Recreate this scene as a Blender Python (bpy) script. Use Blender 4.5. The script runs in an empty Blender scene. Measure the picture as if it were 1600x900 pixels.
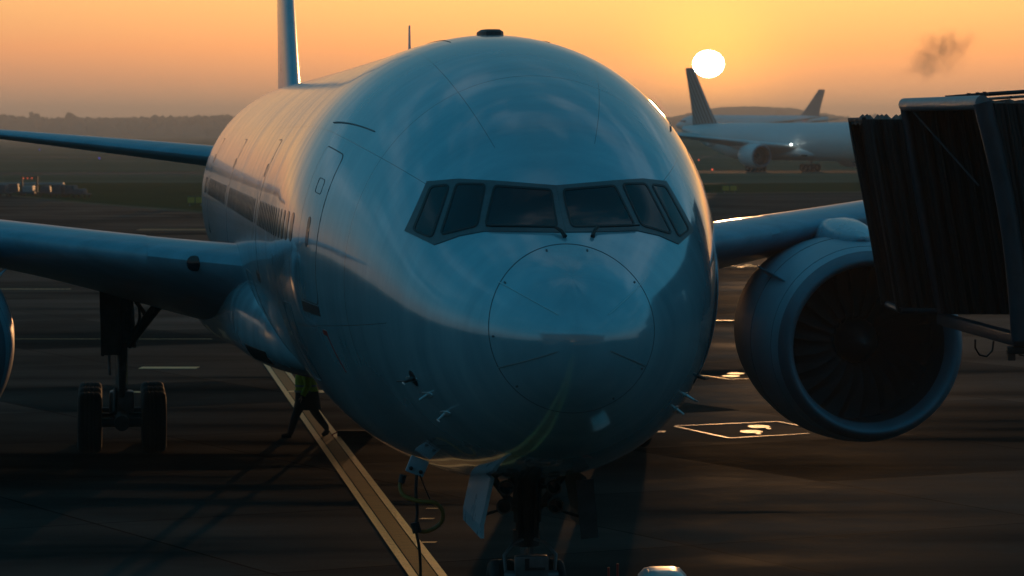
import bpy, bmesh, math, random
from mathutils import Vector, Matrix, noise
random.seed(7)
R = math.radians
SC = bpy.context.scene
COL = SC.collection
# ------------------------------------------------------------------ measured pose
CAM_H = 7.05; NOSE_X = 0.80; NOSE_Y = 41.3; PSI = 0.119
SUN_AZ = math.atan(307/5300.0); SUN_EL = math.atan(104/5300.0)
SUN_DIR = Vector((math.sin(SUN_AZ)*math.cos(SUN_EL), math.cos(SUN_AZ)*math.cos(SUN_EL), math.sin(SUN_EL)))

# ------------------------------------------------------------------ object helpers
def tag(o, label=None, cat=None, group=None, kind=None):
    if label: o['label'] = label
    if cat: o['category'] = cat
    if group: o['group'] = group
    if kind: o['kind'] = kind
    return o
def empty(name, loc=(0,0,0), rz=0.0, parent=None):
    o = bpy.data.objects.new(name, None); COL.objects.link(o)
    o.location = loc; o.rotation_euler = (0,0,rz); o.empty_display_size = 0.3
    o.parent = parent
    return o
def link_tree(o, parent=None, skip=()):
    c = o.copy(); COL.objects.link(c); c.parent = parent
    for ch in list(o.children):
        if ch.name.split('.')[0] in skip: continue
        link_tree(ch, c, skip)
    return c
class MB:
    def __init__(s): s.v=[]; s.f=[]
    def add(s, vs, fs):
        n=len(s.v); s.v += [tuple(v) for v in vs]; s.f += [tuple(i+n for i in f) for f in fs]; return s
    def grid(s, rows, closed=False, cap0=False, cap1=False):
        n=len(rows[0]); m=len(rows); base=len(s.v)
        for r in rows: s.v += [tuple(p) for p in r]
        for i in range(m-1):
            for j in range(n if closed else n-1):
                k=(j+1)%n
                s.f.append((base+i*n+j, base+i*n+k, base+(i+1)*n+k, base+(i+1)*n+j))
        if cap0: s.f.append(tuple(base+j for j in range(n))[::-1])
        if cap1: s.f.append(tuple(base+(m-1)*n+j for j in range(n)))
        return s
    def box(s, c, size, M=None, taper=1.0, bev=0.0):
        bm=bmesh.new(); bmesh.ops.create_cube(bm,size=1)
        for v in bm.verts:
            t = taper if v.co.z>0 else 1.0
            v.co = Vector((v.co.x*size[0]*t, v.co.y*size[1]*t, v.co.z*size[2]))
        if bev>0: bmesh.ops.bevel(bm, geom=bm.edges[:], offset=bev, segments=2, affect='EDGES', profile=0.6)
        if M is None: M=Matrix.Identity(4)
        M = Matrix.Translation(Vector(c)) @ M.to_4x4()
        bm.verts.index_update()
        s.add([M@v.co for v in bm.verts],[[v.index for v in f.verts] for f in bm.faces]); bm.free(); return s
    def tube(s, pts, r, n=12, cap=True):
        pts=[Vector(p) for p in pts]
        if not hasattr(r,'__len__'): r=[r]*len(pts)
        rows=[]; prev=None
        for i,p in enumerate(pts):
            d=(pts[min(i+1,len(pts)-1)]-pts[max(i-1,0)]).normalized()
            if prev is None:
                a=Vector((0,0,1)) if abs(d.z)<.9 else Vector((1,0,0))
                u=d.cross(a).normalized()
            else:
                u=(prev-d*prev.dot(d)).normalized()
            prev=u; w=d.cross(u)
            rows.append([p+(u*math.cos(t)+w*math.sin(t))*r[i] for t in [2*math.pi*k/n for k in range(n)]])
        s.grid(rows,True,cap,cap); return s
    def lathe(s, prof, axis_o, M, n=48, closed_prof=False):
        """prof: (a, r) along local +Y axis; M rotates, axis_o offset"""
        rows=[]
        P=list(prof)+([prof[0]] if closed_prof else [])
        for a,r in P:
            rows.append([Vector(axis_o)+M@Vector((r*math.cos(t), a, r*math.sin(t))) for t in [2*math.pi*k/n for k in range(n)]])
        s.grid(rows,True); return s
    def build(s, name, mat, parent=None, smooth=True, ang=35, recalc=True):
        me=bpy.data.meshes.new(name); me.from_pydata(s.v,[],s.f); me.update()
        if recalc:
            bm=bmesh.new(); bm.from_mesh(me); bmesh.ops.recalc_face_normals(bm,faces=bm.faces[:]); bm.to_mesh(me); bm.free()
        if smooth:
            me.shade_smooth(); me.set_sharp_from_angle(angle=R(ang))
        me.materials.append(mat)
        o=bpy.data.objects.new(name,me); COL.objects.link(o); o.parent=parent
        return o
I3=Matrix.Identity(3)

# ------------------------------------------------------------------ materials
def new_mat(name):
    m=bpy.data.materials.new(name); m.use_nodes=True; nt=m.node_tree
    b=nt.nodes['Principled BSDF']; return m,nt,b
def nd(nt,t,**k):
    n=nt.nodes.new(t)
    for a,v in k.items():
        if a.startswith('i_'): n.inputs[a[2:].replace('_',' ')].default_value=v
        else: setattr(n,a,v)
    return n
def ramp(nt,stops,fac=None,interp='LINEAR'):
    n=nt.nodes.new('ShaderNodeValToRGB'); cr=n.color_ramp; cr.interpolation=interp
    while len(cr.elements)>1: cr.elements.remove(cr.elements[-1])
    first=True
    for p,c in stops:
        c=tuple(c)+(1,) if len(c)==3 else c
        if first: cr.elements[0].position=p; cr.elements[0].color=c; first=False
        else: e=cr.elements.new(p); e.color=c
    if fac is not None: nt.links.new(fac,n.inputs[0])
    return n
def mth(nt,op,a,b=None,c=None,clamp=False):
    n=nt.nodes.new('ShaderNodeMath'); n.operation=op; n.use_clamp=clamp
    for i,x in enumerate((a,b,c)):
        if x is None: continue
        if isinstance(x,(int,float)): n.inputs[i].default_value=x
        else: nt.links.new(x,n.inputs[i])
    return n.outputs[0]
def simple(name, col, rough=.5, metal=0.0, var=.25, scale=3.0, bump=0.0, spec=.5, stretch=(1,1,1), coat=0.0):
    m,nt,b=new_mat(name); L=nt.links.new
    tc=nd(nt,'ShaderNodeTexCoord'); mp=nd(nt,'ShaderNodeMapping'); mp.inputs['Scale'].default_value=stretch
    L(tc.outputs['Object'],mp.inputs[0])
    nz=nd(nt,'ShaderNodeTexNoise',i_Scale=scale,i_Detail=6.0,i_Roughness=.6); L(mp.outputs[0],nz.inputs['Vector'])
    lo=tuple(c*(1-var) for c in col); hi=tuple(min(1,c*(1+var)) for c in col)
    rp=ramp(nt,[(.3,lo),(.7,hi)],nz.outputs[0]); L(rp.outputs[0],b.inputs['Base Color'])
    rr=nd(nt,'ShaderNodeMapRange'); rr.inputs['To Min'].default_value=max(.03,rough*.8); rr.inputs['To Max'].default_value=min(1,rough*1.25)
    L(nz.outputs[0],rr.inputs[0]); L(rr.outputs[0],b.inputs['Roughness'])
    b.inputs['Metallic'].default_value=metal; b.inputs['Specular IOR Level'].default_value=spec
    b.inputs['Coat Weight'].default_value=coat
    if bump:
        bp=nd(nt,'ShaderNodeBump',i_Strength=1.0,i_Distance=bump); L(nz.outputs[0],bp.inputs['Height']); L(bp.outputs[0],b.inputs['Normal'])
    return m

def paint_fuselage():
    m,nt,b=new_mat('fuselage_paint'); L=nt.links.new
    tc=nd(nt,'ShaderNodeTexCoord'); sep=nd(nt,'ShaderNodeSeparateXYZ'); L(tc.outputs['Object'],sep.inputs[0])
    X,Y,Z=sep.outputs
    # seams round the barrel at given stations
    tot=None
    def line(v,pos,w):
        return mth(nt,'LESS_THAN',mth(nt,'ABSOLUTE',mth(nt,'SUBTRACT',v,pos)),w)
    for st in (4.9,8.7,12.6,18.9,25.2,31.4,37.8,44,50.3,57):
        l=line(Y,st,.008); tot=l if tot is None else mth(nt,'MAXIMUM',tot,l)
    # longitudinal laps by angle
    ang=mth(nt,'ARCTAN2',mth(nt,'SUBTRACT',Z,5.25),mth(nt,'ABSOLUTE',X))
    back=mth(nt,'GREATER_THAN',Y,3.2)
    for a in (-.92,-.33,.62,1.18):
        l=mth(nt,'MULTIPLY',line(ang,a,.0022),back); tot=mth(nt,'MAXIMUM',tot,l)
    # reflection streaks painted into the base colour : noise drawn out round the hoop direction
    cmb=nd(nt,'ShaderNodeCombineXYZ'); L(mth(nt,'MULTIPLY',Y,1.0),cmb.inputs[0]); L(mth(nt,'MULTIPLY',ang,.35),cmb.inputs[1])
    n1=nd(nt,'ShaderNodeTexNoise',i_Scale=2.2,i_Detail=5.0,i_Roughness=.6); L(cmb.outputs[0],n1.inputs['Vector'])
    n2=nd(nt,'ShaderNodeTexNoise',i_Scale=.7,i_Detail=4.0); L(tc.outputs['Object'],n2.inputs['Vector'])
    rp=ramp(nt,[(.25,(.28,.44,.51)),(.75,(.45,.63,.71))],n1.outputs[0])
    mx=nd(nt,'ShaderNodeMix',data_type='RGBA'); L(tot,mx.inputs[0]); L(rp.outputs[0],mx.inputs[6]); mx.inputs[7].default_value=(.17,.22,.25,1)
    L(mx.outputs[2],b.inputs['Base Color'])
    rr=nd(nt,'ShaderNodeMapRange'); rr.inputs['To Min'].default_value=.07; rr.inputs['To Max'].default_value=.22
    L(mth(nt,'ADD',mth(nt,'MULTIPLY',n1.outputs[0],.6),mth(nt,'MULTIPLY',n2.outputs[0],.4)),rr.inputs[0]); ra=nd(nt,'ShaderNodeMapRange'); ra.inputs['From Min'].default_value=5; ra.inputs['From Max'].default_value=13; ra.inputs['To Max'].default_value=.08; L(Y,ra.inputs[0])
    L(mth(nt,'ADD',rr.outputs[0],ra.outputs[0]),b.inputs['Roughness'])
    # skin quilting between frames and slow waviness
    cq=nd(nt,'ShaderNodeCombineXYZ'); L(Y,cq.inputs[0]); L(mth(nt,'MULTIPLY',ang,.9),cq.inputs[1])
    n3=nd(nt,'ShaderNodeTexNoise',i_Scale=1.3,i_Detail=2.5); L(cq.outputs[0],n3.inputs['Vector'])
    fr=mth(nt,'SINE',mth(nt,'MULTIPLY',Y,11.8))
    h=mth(nt,'ADD',mth(nt,'MULTIPLY',n3.outputs[0],.015),mth(nt,'MULTIPLY',fr,.0002))
    c1=nd(nt,'ShaderNodeCombineXYZ'); L(mth(nt,'MULTIPLY',Y,.42),c1.inputs[0]); L(mth(nt,'MULTIPLY',ang,.12),c1.inputs[1])
    n5=nd(nt,'ShaderNodeTexNoise',i_Scale=1.0,i_Detail=2.5); L(c1.outputs[0],n5.inputs['Vector'])
    aft=nd(nt,'ShaderNodeMapRange'); aft.inputs['From Min'].default_value=5; aft.inputs['From Max'].default_value=12; aft.inputs['To Max'].default_value=.22; L(Y,aft.inputs[0])
    h=mth(nt,'ADD',h,mth(nt,'MULTIPLY',n5.outputs[0],aft.outputs[0]))
    h=mth(nt,'ADD',h,mth(nt,'MULTIPLY',tot,-.004))
    bp=nd(nt,'ShaderNodeBump',i_Strength=1.0,i_Distance=1.0); L(h,bp.inputs['Height']); L(bp.outputs[0],b.inputs['Normal'])
    b.inputs['Metallic'].default_value=.26; b.inputs['Coat IOR'].default_value=1.55
    cw=nd(nt,'ShaderNodeMapRange'); cw.inputs['From Min'].default_value=5.5; cw.inputs['From Max'].default_value=13; cw.inputs['To Min'].default_value=.9; cw.inputs['To Max'].default_value=.45; L(Y,cw.inputs[0]); L(cw.outputs[0],b.inputs['Coat Weight'])
    cr_=nd(nt,'ShaderNodeMapRange'); cr_.inputs['To Min'].default_value=.02; cr_.inputs['To Max'].default_value=.09; L(n1.outputs[0],cr_.inputs[0]); L(cr_.outputs[0],b.inputs['Coat Roughness'])
    return m

M={}
M['fus']=paint_fuselage()
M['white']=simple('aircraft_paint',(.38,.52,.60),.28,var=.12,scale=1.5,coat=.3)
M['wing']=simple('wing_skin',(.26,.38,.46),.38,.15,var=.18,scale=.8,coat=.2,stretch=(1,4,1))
M['wingsteel']=simple('leading_edge_metal',(.50,.55,.60),.24,.85,var=.1,scale=1.2)
M['lip']=simple('inlet_lip_metal',(.13,.17,.21),.48,.25,var=.12,scale=2)
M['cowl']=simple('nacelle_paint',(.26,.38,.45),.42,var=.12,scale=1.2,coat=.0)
M['duct']=simple('inlet_duct',(.03,.033,.038),.5,var=.2)
M['blade']=simple('fan_blade_composite',(.16,.16,.17),.22,.75,var=.2)
M['spinner']=simple('spinner_paint',(.02,.02,.022),.4,var=.2)
M['seam']=simple('seam_dark',(.085,.105,.12),.6,var=.1)
M['frame']=simple('windshield_frame',(.13,.14,.15),.42,.4,var=.15,scale=8)
M['gasket']=simple('window_gasket',(.015,.016,.018),.5,var=.1)
M['rubber']=simple('tyre_rubber',(.012,.012,.012),.75,var=.25,scale=9,bump=.002)
M['gear']=simple('gear_grey_metal',(.16,.17,.18),.45,.5,var=.3,scale=6)
M['geardark']=simple('gear_dark_metal',(.045,.047,.05),.5,.4,var=.3,scale=6)
M['chrome']=simple('oleo_chrome',(.6,.6,.6),.15,1.0,var=.05)
M['strip']=simple('diverter_strip',(.55,.6,.62),.35,.6,var=.1)
M['red']=simple('red_enamel',(.45,.03,.02),.4,var=.1)
M['titanium']=simple('exhaust_titanium',(.25,.22,.2),.4,.9,var=.2)
M['blackbox']=simple('black_plastic',(.012,.012,.013),.45,var=.2)
def glass(name,col,rough=.04):
    m,nt,b=new_mat(name); L=nt.links.new
    tc=nd(nt,'ShaderNodeTexCoord'); nz=nd(nt,'ShaderNodeTexNoise',i_Scale=1.4,i_Detail=3.0); L(tc.outputs['Object'],nz.inputs['Vector'])
    rp=ramp(nt,[(.3,tuple(c*.6 for c in col)),(.7,tuple(c*1.4 for c in col))],nz.outputs[0]); L(rp.outputs[0],b.inputs['Base Color'])
    b.inputs['Roughness'].default_value=rough; b.inputs['IOR'].default_value=1.5
    bp=nd(nt,'ShaderNodeBump',i_Strength=1.0,i_Distance=.004); L(nz.outputs[0],bp.inputs['Height']); L(bp.outputs[0],b.inputs['Normal'])
    return m
M['glass']=glass('windshield_glass',(.008,.011,.016))
M['cabin_glass']=glass('cabin_window_glass',(.06,.065,.07),.12)
def emis(name,col,s):
    m,nt,b=new_mat(name); b.inputs['Emission Color'].default_value=tuple(col)+(1,); b.inputs['Emission Strength'].default_value=s
    b.inputs['Base Color'].default_value=tuple(c*.5 for c in col)+(1,); return m
M['lamp_white']=emis('landing_lamp_lit',(.85,.95,.85),10)
M['lamp_red']=emis('red_lamp_lit',(1,.12,.04),1.6)
M['lamp_blue']=emis('blue_lamp_lit',(.08,.08,1),1.2)

# ------------------------------------------------------------------ fuselage form
def pchip(tab):
    x=[float(a) for a,_ in tab]; y=[float(b) for _,b in tab]; n=len(x)
    h=[x[i+1]-x[i] for i in range(n-1)]; d=[(y[i+1]-y[i])/h[i] for i in range(n-1)]
    m=[0]*n; m[0]=d[0]; m[-1]=d[-1]
    for i in range(1,n-1):
        if d[i-1]*d[i]<=0: m[i]=0
        else:
            w1=2*h[i]+h[i-1]; w2=h[i]+2*h[i-1]; m[i]=(w1+w2)/(w1/d[i-1]+w2/d[i])
    def f(t):
        if t<=x[0]: return y[0]
        if t>=x[-1]: return y[-1]
        lo=0; hi=n-1
        while hi-lo>1:
            k=(lo+hi)//2
            if x[k]<=t: lo=k
            else: hi=k
        H=h[lo]; q=(t-x[lo])/H
        return (1+2*q)*(1-q)**2*y[lo]+q*(1-q)**2*H*m[lo]+q*q*(3-2*q)*y[lo+1]+q*q*(q-1)*H*m[lo+1]
    return f
ZC=5.25
def spchip(tab):
    g=pchip([(math.sqrt(a),b) for a,b in tab]); return lambda s: g(math.sqrt(max(0.0,s)))
fW=spchip([(0,0),(.1,.42),(.3,.72),(.6,1.0),(1,1.27),(1.5,1.54),(2,1.77),(3,2.12),(4,2.38),(5,2.59),(6,2.78),(7,2.95),(8,3.07),(9.5,3.16),(11,3.19),(50,3.17),(56,2.7),(62,1.95),(68,.95),(72,.3)])
fT=spchip([(0,-.8),(.1,-.45),(.3,-.2),(.6,.05),(1,.28),(1.5,.53),(2,.80),(2.8,1.42),(3.5,1.90),(4,2.18),(5,2.58),(6,2.86),(7,3.05),(8,3.16),(9.5,3.23),(11,3.24),(16,3.2),(40,3.12),(60,3.1),(72,2.6)])
fB=spchip([(0,-.8),(.1,-1.2),(.3,-1.48),(.6,-1.74),(1,-2.0),(1.5,-2.23),(2,-2.41),(3,-2.66),(4,-2.83),(5,-2.95),(6,-3.06),(7,-3.16),(8,-3.24),(10,-3.32),(50,-3.3),(56,-2.4),(62,-1.),(68,.8),(72,1.6)])
fC=spchip([(0,-.8),(1,-.75),(2,-.65),(4,-.35),(6,-.12),(8,0),(50,0),(62,.9),(72,2)])
fS=pchip([(0,.03),(1,.05),(2.5,.1),(5,.06),(8,0),(72,0)])
def P(s,th,off=0.0):
    def q(s,th):
        w=fW(s);t=fT(s);b=fB(s);c=fC(s);sn=math.sin(th)
        return Vector((fS(s)+w*math.cos(th), s, ZC+c+((t-c)*sn if sn>0 else (c-b)*sn)))
    p=q(s,th)
    if off:
        e=1e-3
        n=(q(s,th+e)-q(s,th-e)).cross(q(s+e,th)-q(max(0,s-e),th)).normalized()
        if n.x*math.cos(th)+n.z*math.sin(th)<0: n=-n
        p=p+n*off
    return p
def front_s(x,z):
    lo,hi=0.0,9.0
    for _ in range(40):
        s=(lo+hi)/2; w=fW(s);t=fT(s);b=fB(s);c=fC(s)
        dx=(x-fS(s))/max(w,1e-4); dz=z-ZC-c; dz=dz/max(t-c if dz>0 else c-b,1e-4)
        if dx*dx+dz*dz>1: lo=s
        else: hi=s
    return (lo+hi)/2
def F(x,z,off=0.0):                    # point of the nose seen from ahead at (x,z)
    x=x*.985+.055
    s=front_s(x,z); p=Vector((x,s,z))
    if off:
        e=2e-3
        a=Vector((x+e,front_s(x+e,z),z))-Vector((x-e,front_s(x-e,z),z))
        b=Vector((x,front_s(x,z+e),z+e))-Vector((x,front_s(x,z-e),z-e))
        n=a.cross(b).normalized()
        if n.y>0: n=-n
        p=p+n*off
    return p
def rrect(u0,u1,v0,v1,r,n=4):
    pts=[]
    for cx,cy,a0 in ((u1-r,v1-r,0),(u0+r,v1-r,90),(u0+r,v0+r,180),(u1-r,v0+r,270)):
        for k in range(n+1):
            a=R(a0+90*k/n); pts.append((cx+r*math.cos(a),cy+r*math.sin(a)))
    return densify(pts,.25)
def densify(pts,d):
    out=[]
    for i,p in enumerate(pts):
        q=pts[(i+1)%len(pts)]; L=math.hypot(q[0]-p[0],q[1]-p[1]); k=max(1,int(math.ceil(L/d)))
        for j in range(k): out.append((p[0]+(q[0]-p[0])*j/k,p[1]+(q[1]-p[1])*j/k))
    return out
def roundpoly(pts,r,n=3):
    out=[]; N=len(pts)
    for i in range(N):
        a=Vector(pts[i-1]);p=Vector(pts[i]);b=Vector(pts[(i+1)%N])
        A=p+(a-p).normalized()*r; B=p+(b-p).normalized()*r
        for k in range(n+1):
            t=k/n; q=A*(1-t)**2+p*2*t*(1-t)+B*t*t; out.append((q.x,q.y))
    return densify(out,.12)
def decal(mb,pts,mapf,off,thick=.02,rings=5):
    cx=sum(p[0] for p in pts)/len(pts); cy=sum(p[1] for p in pts)/len(pts)
    rows=[[mapf(p[0],p[1],off-thick) for p in pts],[mapf(p[0],p[1],off) for p in pts]]
    for k in range(1,rings):
        t=1-k/rings; rows.append([mapf(cx+(p[0]-cx)*t,cy+(p[1]-cy)*t,off) for p in pts])
    n=len(pts); base=len(mb.v); mb.grid(rows,True)
    c=len(mb.v); mb.v.append(tuple(mapf(cx,cy,off))); lb=base+(len(rows)-1)*n
    for j in range(n): mb.f.append((lb+j,lb+(j+1)%n,c))
    return mb
def offs(pts,d):
    out=[];N=len(pts)
    area=sum(pts[i-1][0]*pts[i][1]-pts[i][0]*pts[i-1][1] for i in range(N))
    sg=1 if area>0 else -1
    for i in range(N):
        a=Vector(pts[i-1]);b=Vector(pts[(i+1)%N]); t=(b-a).normalized(); n=Vector((t.y,-t.x))*sg
        out.append((pts[i][0]+n.x*d,pts[i][1]+n.y*d))
    return out
def outline(mb,pts,w,mapf,off,thick=.01):
    a=offs(pts,-w/2);b=offs(pts,w/2)
    rows=[[mapf(p[0],p[1],off-thick) for p in a],[mapf(p[0],p[1],off) for p in a],[mapf(p[0],p[1],off) for p in b],[mapf(p[0],p[1],off-thick) for p in b]]
    return mb.grid(rows,True)
def strip(mb,p,q,w,mapf,off,n=10,thick=.01):
    a=Vector(p);b=Vector(q);t=(b-a).normalized();nn=Vector((-t.y,t.x))*w/2; rows=[]
    for k in range(n+1):
        c=a+(b-a)*k/n
        rows.append([mapf(c.x-nn.x,c.y-nn.y,off-thick),mapf(c.x-nn.x,c.y-nn.y,off),mapf(c.x+nn.x,c.y+nn.y,off),mapf(c.x+nn.x,c.y+nn.y,off-thick)])
    mb.grid(rows,True,True,True); return mb
RAD=3.15
def side(sgn):                         # (s, arc) on starboard (-1) or port (+1) side
    def f(u,v,off=0.0):
        th=v/RAD
        if sgn<0: th=math.pi-th
        return P(u,th,off)
    return f

# ------------------------------------------------------------------ lifting surfaces
def airfoil(n=22):
    up=[];lo=[]
    for i in range(n+1):
        b=math.pi*i/n; x=(1-math.cos(b))/2
        t=5*(.2969*math.sqrt(x)-.126*x-.3516*x*x+.2843*x**3-.1036*x**4)
        cam=.015*math.sin(math.pi*x)
        up.append((x,t+cam/.12*.12)); lo.append((x,-t*.95+cam/.12*.12))
    return up+lo[1:-1][::-1]
AF=airfoil()
def wing_mesh(secs,sgn,vertical=False,sub=8):
    """secs: span, sLE, chord, zLE, tc, twist(rad)"""
    tabs=[pchip([(s[0],s[k]) for s in secs]) if len(secs)>2 else (lambda t,k=k: secs[0][k]+(secs[1][k]-secs[0][k])*(t-secs[0][0])/(secs[1][0]-secs[0][0])) for k in range(1,6)]
    sp0,sp1=secs[0][0],secs[-1][0]; rows=[]
    N=sub*len(secs)
    for i in range(N+1):
        y=sp0+(sp1-sp0)*i/N; sle,c,z,tc,tw=[t(y) for t in tabs]
        row=[]
        for x,t in AF:
            a=x*c; b=t*tc*c
            aa=a*math.cos(tw)+b*math.sin(tw); bb=-a*math.sin(tw)+b*math.cos(tw)
            if vertical: row.append(Vector((b-.22,sle+a,y)))
            else: row.append(Vector((sgn*y,sle+aa,z+bb)))
        rows.append(row)
    mb=MB(); mb.grid(rows,True,True,True); return mb

def tyre(mb_t,mb_r,c,r,w,axis=Vector((1,0,0))):
    """tyre torus + rim; lathe axis = local Y -> map to axis x"""
    Mx=Matrix(((0,1,0),(1,0,0),(0,0,1)))
    pr=[(-w*.36,r*.55),(-w*.47,r*.62),(-w*.5,r*.78),(-w*.46,r*.92),(-w*.36,r*.985),(-w*.2,r),(-w*.19,r*.975),(-w*.15,r*.975),(-w*.14,r),(-w*.03,r),(-w*.02,r*.975),(w*.02,r*.975),(w*.03,r),(w*.14,r),(w*.15,r*.975),(w*.19,r*.975),(w*.2,r),(w*.36,r*.985),(w*.46,r*.92),(w*.5,r*.78),(w*.47,r*.62),(w*.36,r*.55)]
    mb_t.lathe(pr,c,Mx,36)
    pr=[(-w*.36,r*.56),(-w*.30,r*.50),(-w*.18,r*.42),(-w*.2,r*.2),(-w*.36,r*.16),(-w*.36,.001)]
    mb_r.lathe(pr,c,Mx,28); mb_r.lathe([(-a,b) for a,b in pr],c,Mx,28)

# ================================================================== AIRLINER
def make_airliner():
    A=empty('airliner',(NOSE_X,NOSE_Y,0),PSI)
    # ---- fuselage
    ss=[2*(i/26)**2 for i in range(27)]+[2+.16*i for i in range(1,57)]+[11+1.0*i for i in range(0,40)]+[51+.7*i for i in range(31)]
    ss=sorted(set(round(s,4) for s in ss)); mb=MB(); n=128
    rows=[[P(max(s,.0004),2*math.pi*k/n) for k in range(n)] for s in ss]
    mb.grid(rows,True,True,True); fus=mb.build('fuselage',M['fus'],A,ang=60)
    # ---- cockpit glazing
    wins=[[(.075,6.28),(.79,6.33),(.97,5.83),(.09,5.83)],[(.90,6.35),(1.25,6.35),(1.51,5.71),(1.07,5.83)],[(1.34,6.34),(1.56,6.31),(1.82,5.75),(1.62,5.67)]]
    frm=[(.0,6.34),(.45,6.375),(.80,6.40),(1.22,6.42),(1.60,6.38),(1.92,5.74),(1.60,5.58),(1.30,5.70),(1.0,5.765),(.5,5.765),(.0,5.765)]
    mb=MB()
    for sg in (-1,1):
        pts=densify([(sg*(a+.001),b) for a,b in frm],.07)
        decal(mb,pts,F,.010,.02,12)
    wf=mb.build('windshield_frame',M['frame'],A)
    for sg in (-1,1):
        for w in wins:
            pts=roundpoly([(sg*a,b) for a,b in w],.05)
            g=decal(MB(),pts,F,.013,.02,9).build('cockpit_window',M['glass'],A,ang=60)
            outline(MB(),pts,.024,F,.019,.01).build('gasket',M['gasket'],g)
    # wipers
    for sg,pv,t0,t1 in ((-1,(-.03,5.70),(-.14,5.785),(-.95,5.80)),(1,(.33,5.70),(.42,5.785),(1.0,5.80))):
        mb=MB(); mb.tube([F(pv[0],pv[1],.02),F(pv[0]*.7+t0[0]*.3,pv[1]*.5+t0[1]*.5,.05),F(t0[0],t0[1],.06)],[.03,.024,.02],8)
        mb.tube([F(t0[0]+(t1[0]-t0[0])*k/10,t0[1]+(t1[1]-t0[1])*k/10,.055) for k in range(11)],.014,6)
        mb.build('wiper',M['blackbox'],A)
    # radome joint and diverter strips
    ring=[(-.04+1.045*math.cos(2*math.pi*k/72),4.60+1.03*math.sin(2*math.pi*k/72)) for k in range(72)]
    outline(MB(),ring,.0055,F,.004,.01).build('radome_joint',M['seam'],A)
    for a,b in (((-.93,5.17),(-.28,4.8)),((.96,5.2),(.36,4.8)),((-.97,4.13),(-.30,4.36)),((.37,4.36),(.88,4.14))):
        strip(MB(),a,b,.010,F,.009).build('diverter_strip',M['strip'],A)
    for a in (35,75,105,145,185,225,300,330):
        c=(-.04+1.0*math.cos(R(a)),4.6+.985*math.sin(R(a))); decal(MB(),[(c[0]+.014*math.cos(t),c[1]+.014*math.sin(t)) for t in [k*math.pi/4 for k in range(8)]],F,.006,.01,1).build('radome_fastener',M['seam'],A)
    # probes
    for (x,z,up) in ((-1.86,3.84,1),(-1.68,3.65,0),(-1.46,3.42,1),(1.74,3.62,1),(1.60,3.45,0)):
        mb=MB(); decal(mb,[(x+.06*math.cos(t),z+.035*math.sin(t)) for t in [k*math.pi/6 for k in range(12)]],F,.008,.02,1)
        p=F(x,z,0);q=F(x,z,.13)
        mb.tube([p,q],[.02,.013],8)
        if up: mb.tube([q+Vector((0,.02,0)),q+Vector((0,-.12,0)),q+Vector((0,-.28,.0))],[.014,.012,.006],8)
        mb.build('pitot_probe',M['strip'],A)
    for sg in (-1,1):
        f=side(sg); mb=MB()
        decal(mb,[(2.75+.09*math.cos(t),-1.35+.17*math.sin(t)) for t in [k*math.pi/8 for k in range(16)]],f,.008,.02,2)
        mb.tube([f(2.75,-1.35,0),f(2.78,-1.35,.10),f(3.0,-1.35,.14)],[.03,.02,.01],8)
        mb.build('angle_of_attack_vane',M['geardark'],A)
    # drain mark pointer in red
    f=side(-1); mb=MB(); decal(mb,rrect(6.2,6.4,-1.02,-.94,.03),f,.008,.01,1); strip(mb,(6.22,-1.0),(6.02,-1.6),.02,f,.008)
    mb.build('red_marking',M['red'],A)
    # ---- doors : outline groove, panel, window, handle
    for sg,dl in ((-1,(6.31,16.6,31.0,44.8)),(1,(6.31,16.6,31.0,44.8))):
        f=side(sg)
        for s0 in dl:
            pts=rrect(s0,s0+1.05,-.56,1.69,.10)
            d=decal(MB(),pts,f,.004,.04,8).build('door',M['fus'],A,ang=30)
            outline(MB(),offs(pts,.008),.016,f,.003,.02).build('door_gap',M['gasket'],d)
            decal(MB(),rrect(s0+.45,s0+.60,.22,.66,.07),f,.009,.02,2).build('door_window',M['cabin_glass'],d)
            outline(MB(),rrect(s0+.30,s0+.62,1.02,1.24,.05),.010,f,.008,.01).build('door_handle',M['seam'],d)
            decal(MB(),rrect(s0+.02,s0+1.03,-.74,-.59,.02),f,.008,.03,2).build('scuff_plate',M['geardark'],d)
            if s0>10: continue
            mb=MB(); strip(mb,(s0-.55,2.25),(s0+1.65,2.05),.016,f,.014,14); mb.build('rain_gutter',M['gear'],d)
    # smaller hatches
    f=side(-1)
    for rr_,w_ in ((rrect(8.55,9.6,-1.9,-.7,.15),.010),(rrect(20.3,22.9,-2.3,-.75,.2),.014)):
        outline(MB(),rr_,w_,f,.006,.01).build('hatch_outline',M['seam'],A)
    for q in (-1,1): strip(MB(),(8.2,4.2),(13.5,4.25),.010,side(q),.006,14).build('crown_seam',M['seam'],A)
    # ---- cabin windows
    for sg,lim in ((-1,66),(1,30)):
        f=side(sg); k=0; s=8.05
        while k<lim:
            if not any(a-.35<s<a+1.45 for a in (16.6,31.0,44.8)):
                pts=rrect(s-.13,s+.13,.20,.62,.11,3)
                w=decal(MB(),pts,f,.006,.02,2).build('cabin_window',M['cabin_glass'],A,ang=50)
                k+=1
            s+=.533
    # ---- antennas, beacon
    mb=MB(); rows=[]
    for z,l,t in ((8.36,.55,.20),(8.52,.5,.19),(8.555,.42,.14)): rows.append([Vector((math.copysign(t*1,x)*abs(x)**.6+.0,9.5+y*l,z)) for x,y in [(math.cos(k*math.pi/8),math.sin(k*math.pi/8)) for k in range(16)] ])
    mb.grid(rows,True,False,True); mb.build('crown_beacon',M['blackbox'],A)
    mb=MB(); p=P(20,R(95)); mb.box(p+Vector((0,0,.25)),(.03,.30,.55),taper=.6); mb.build('blade_antenna',M['white'],A)
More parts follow.
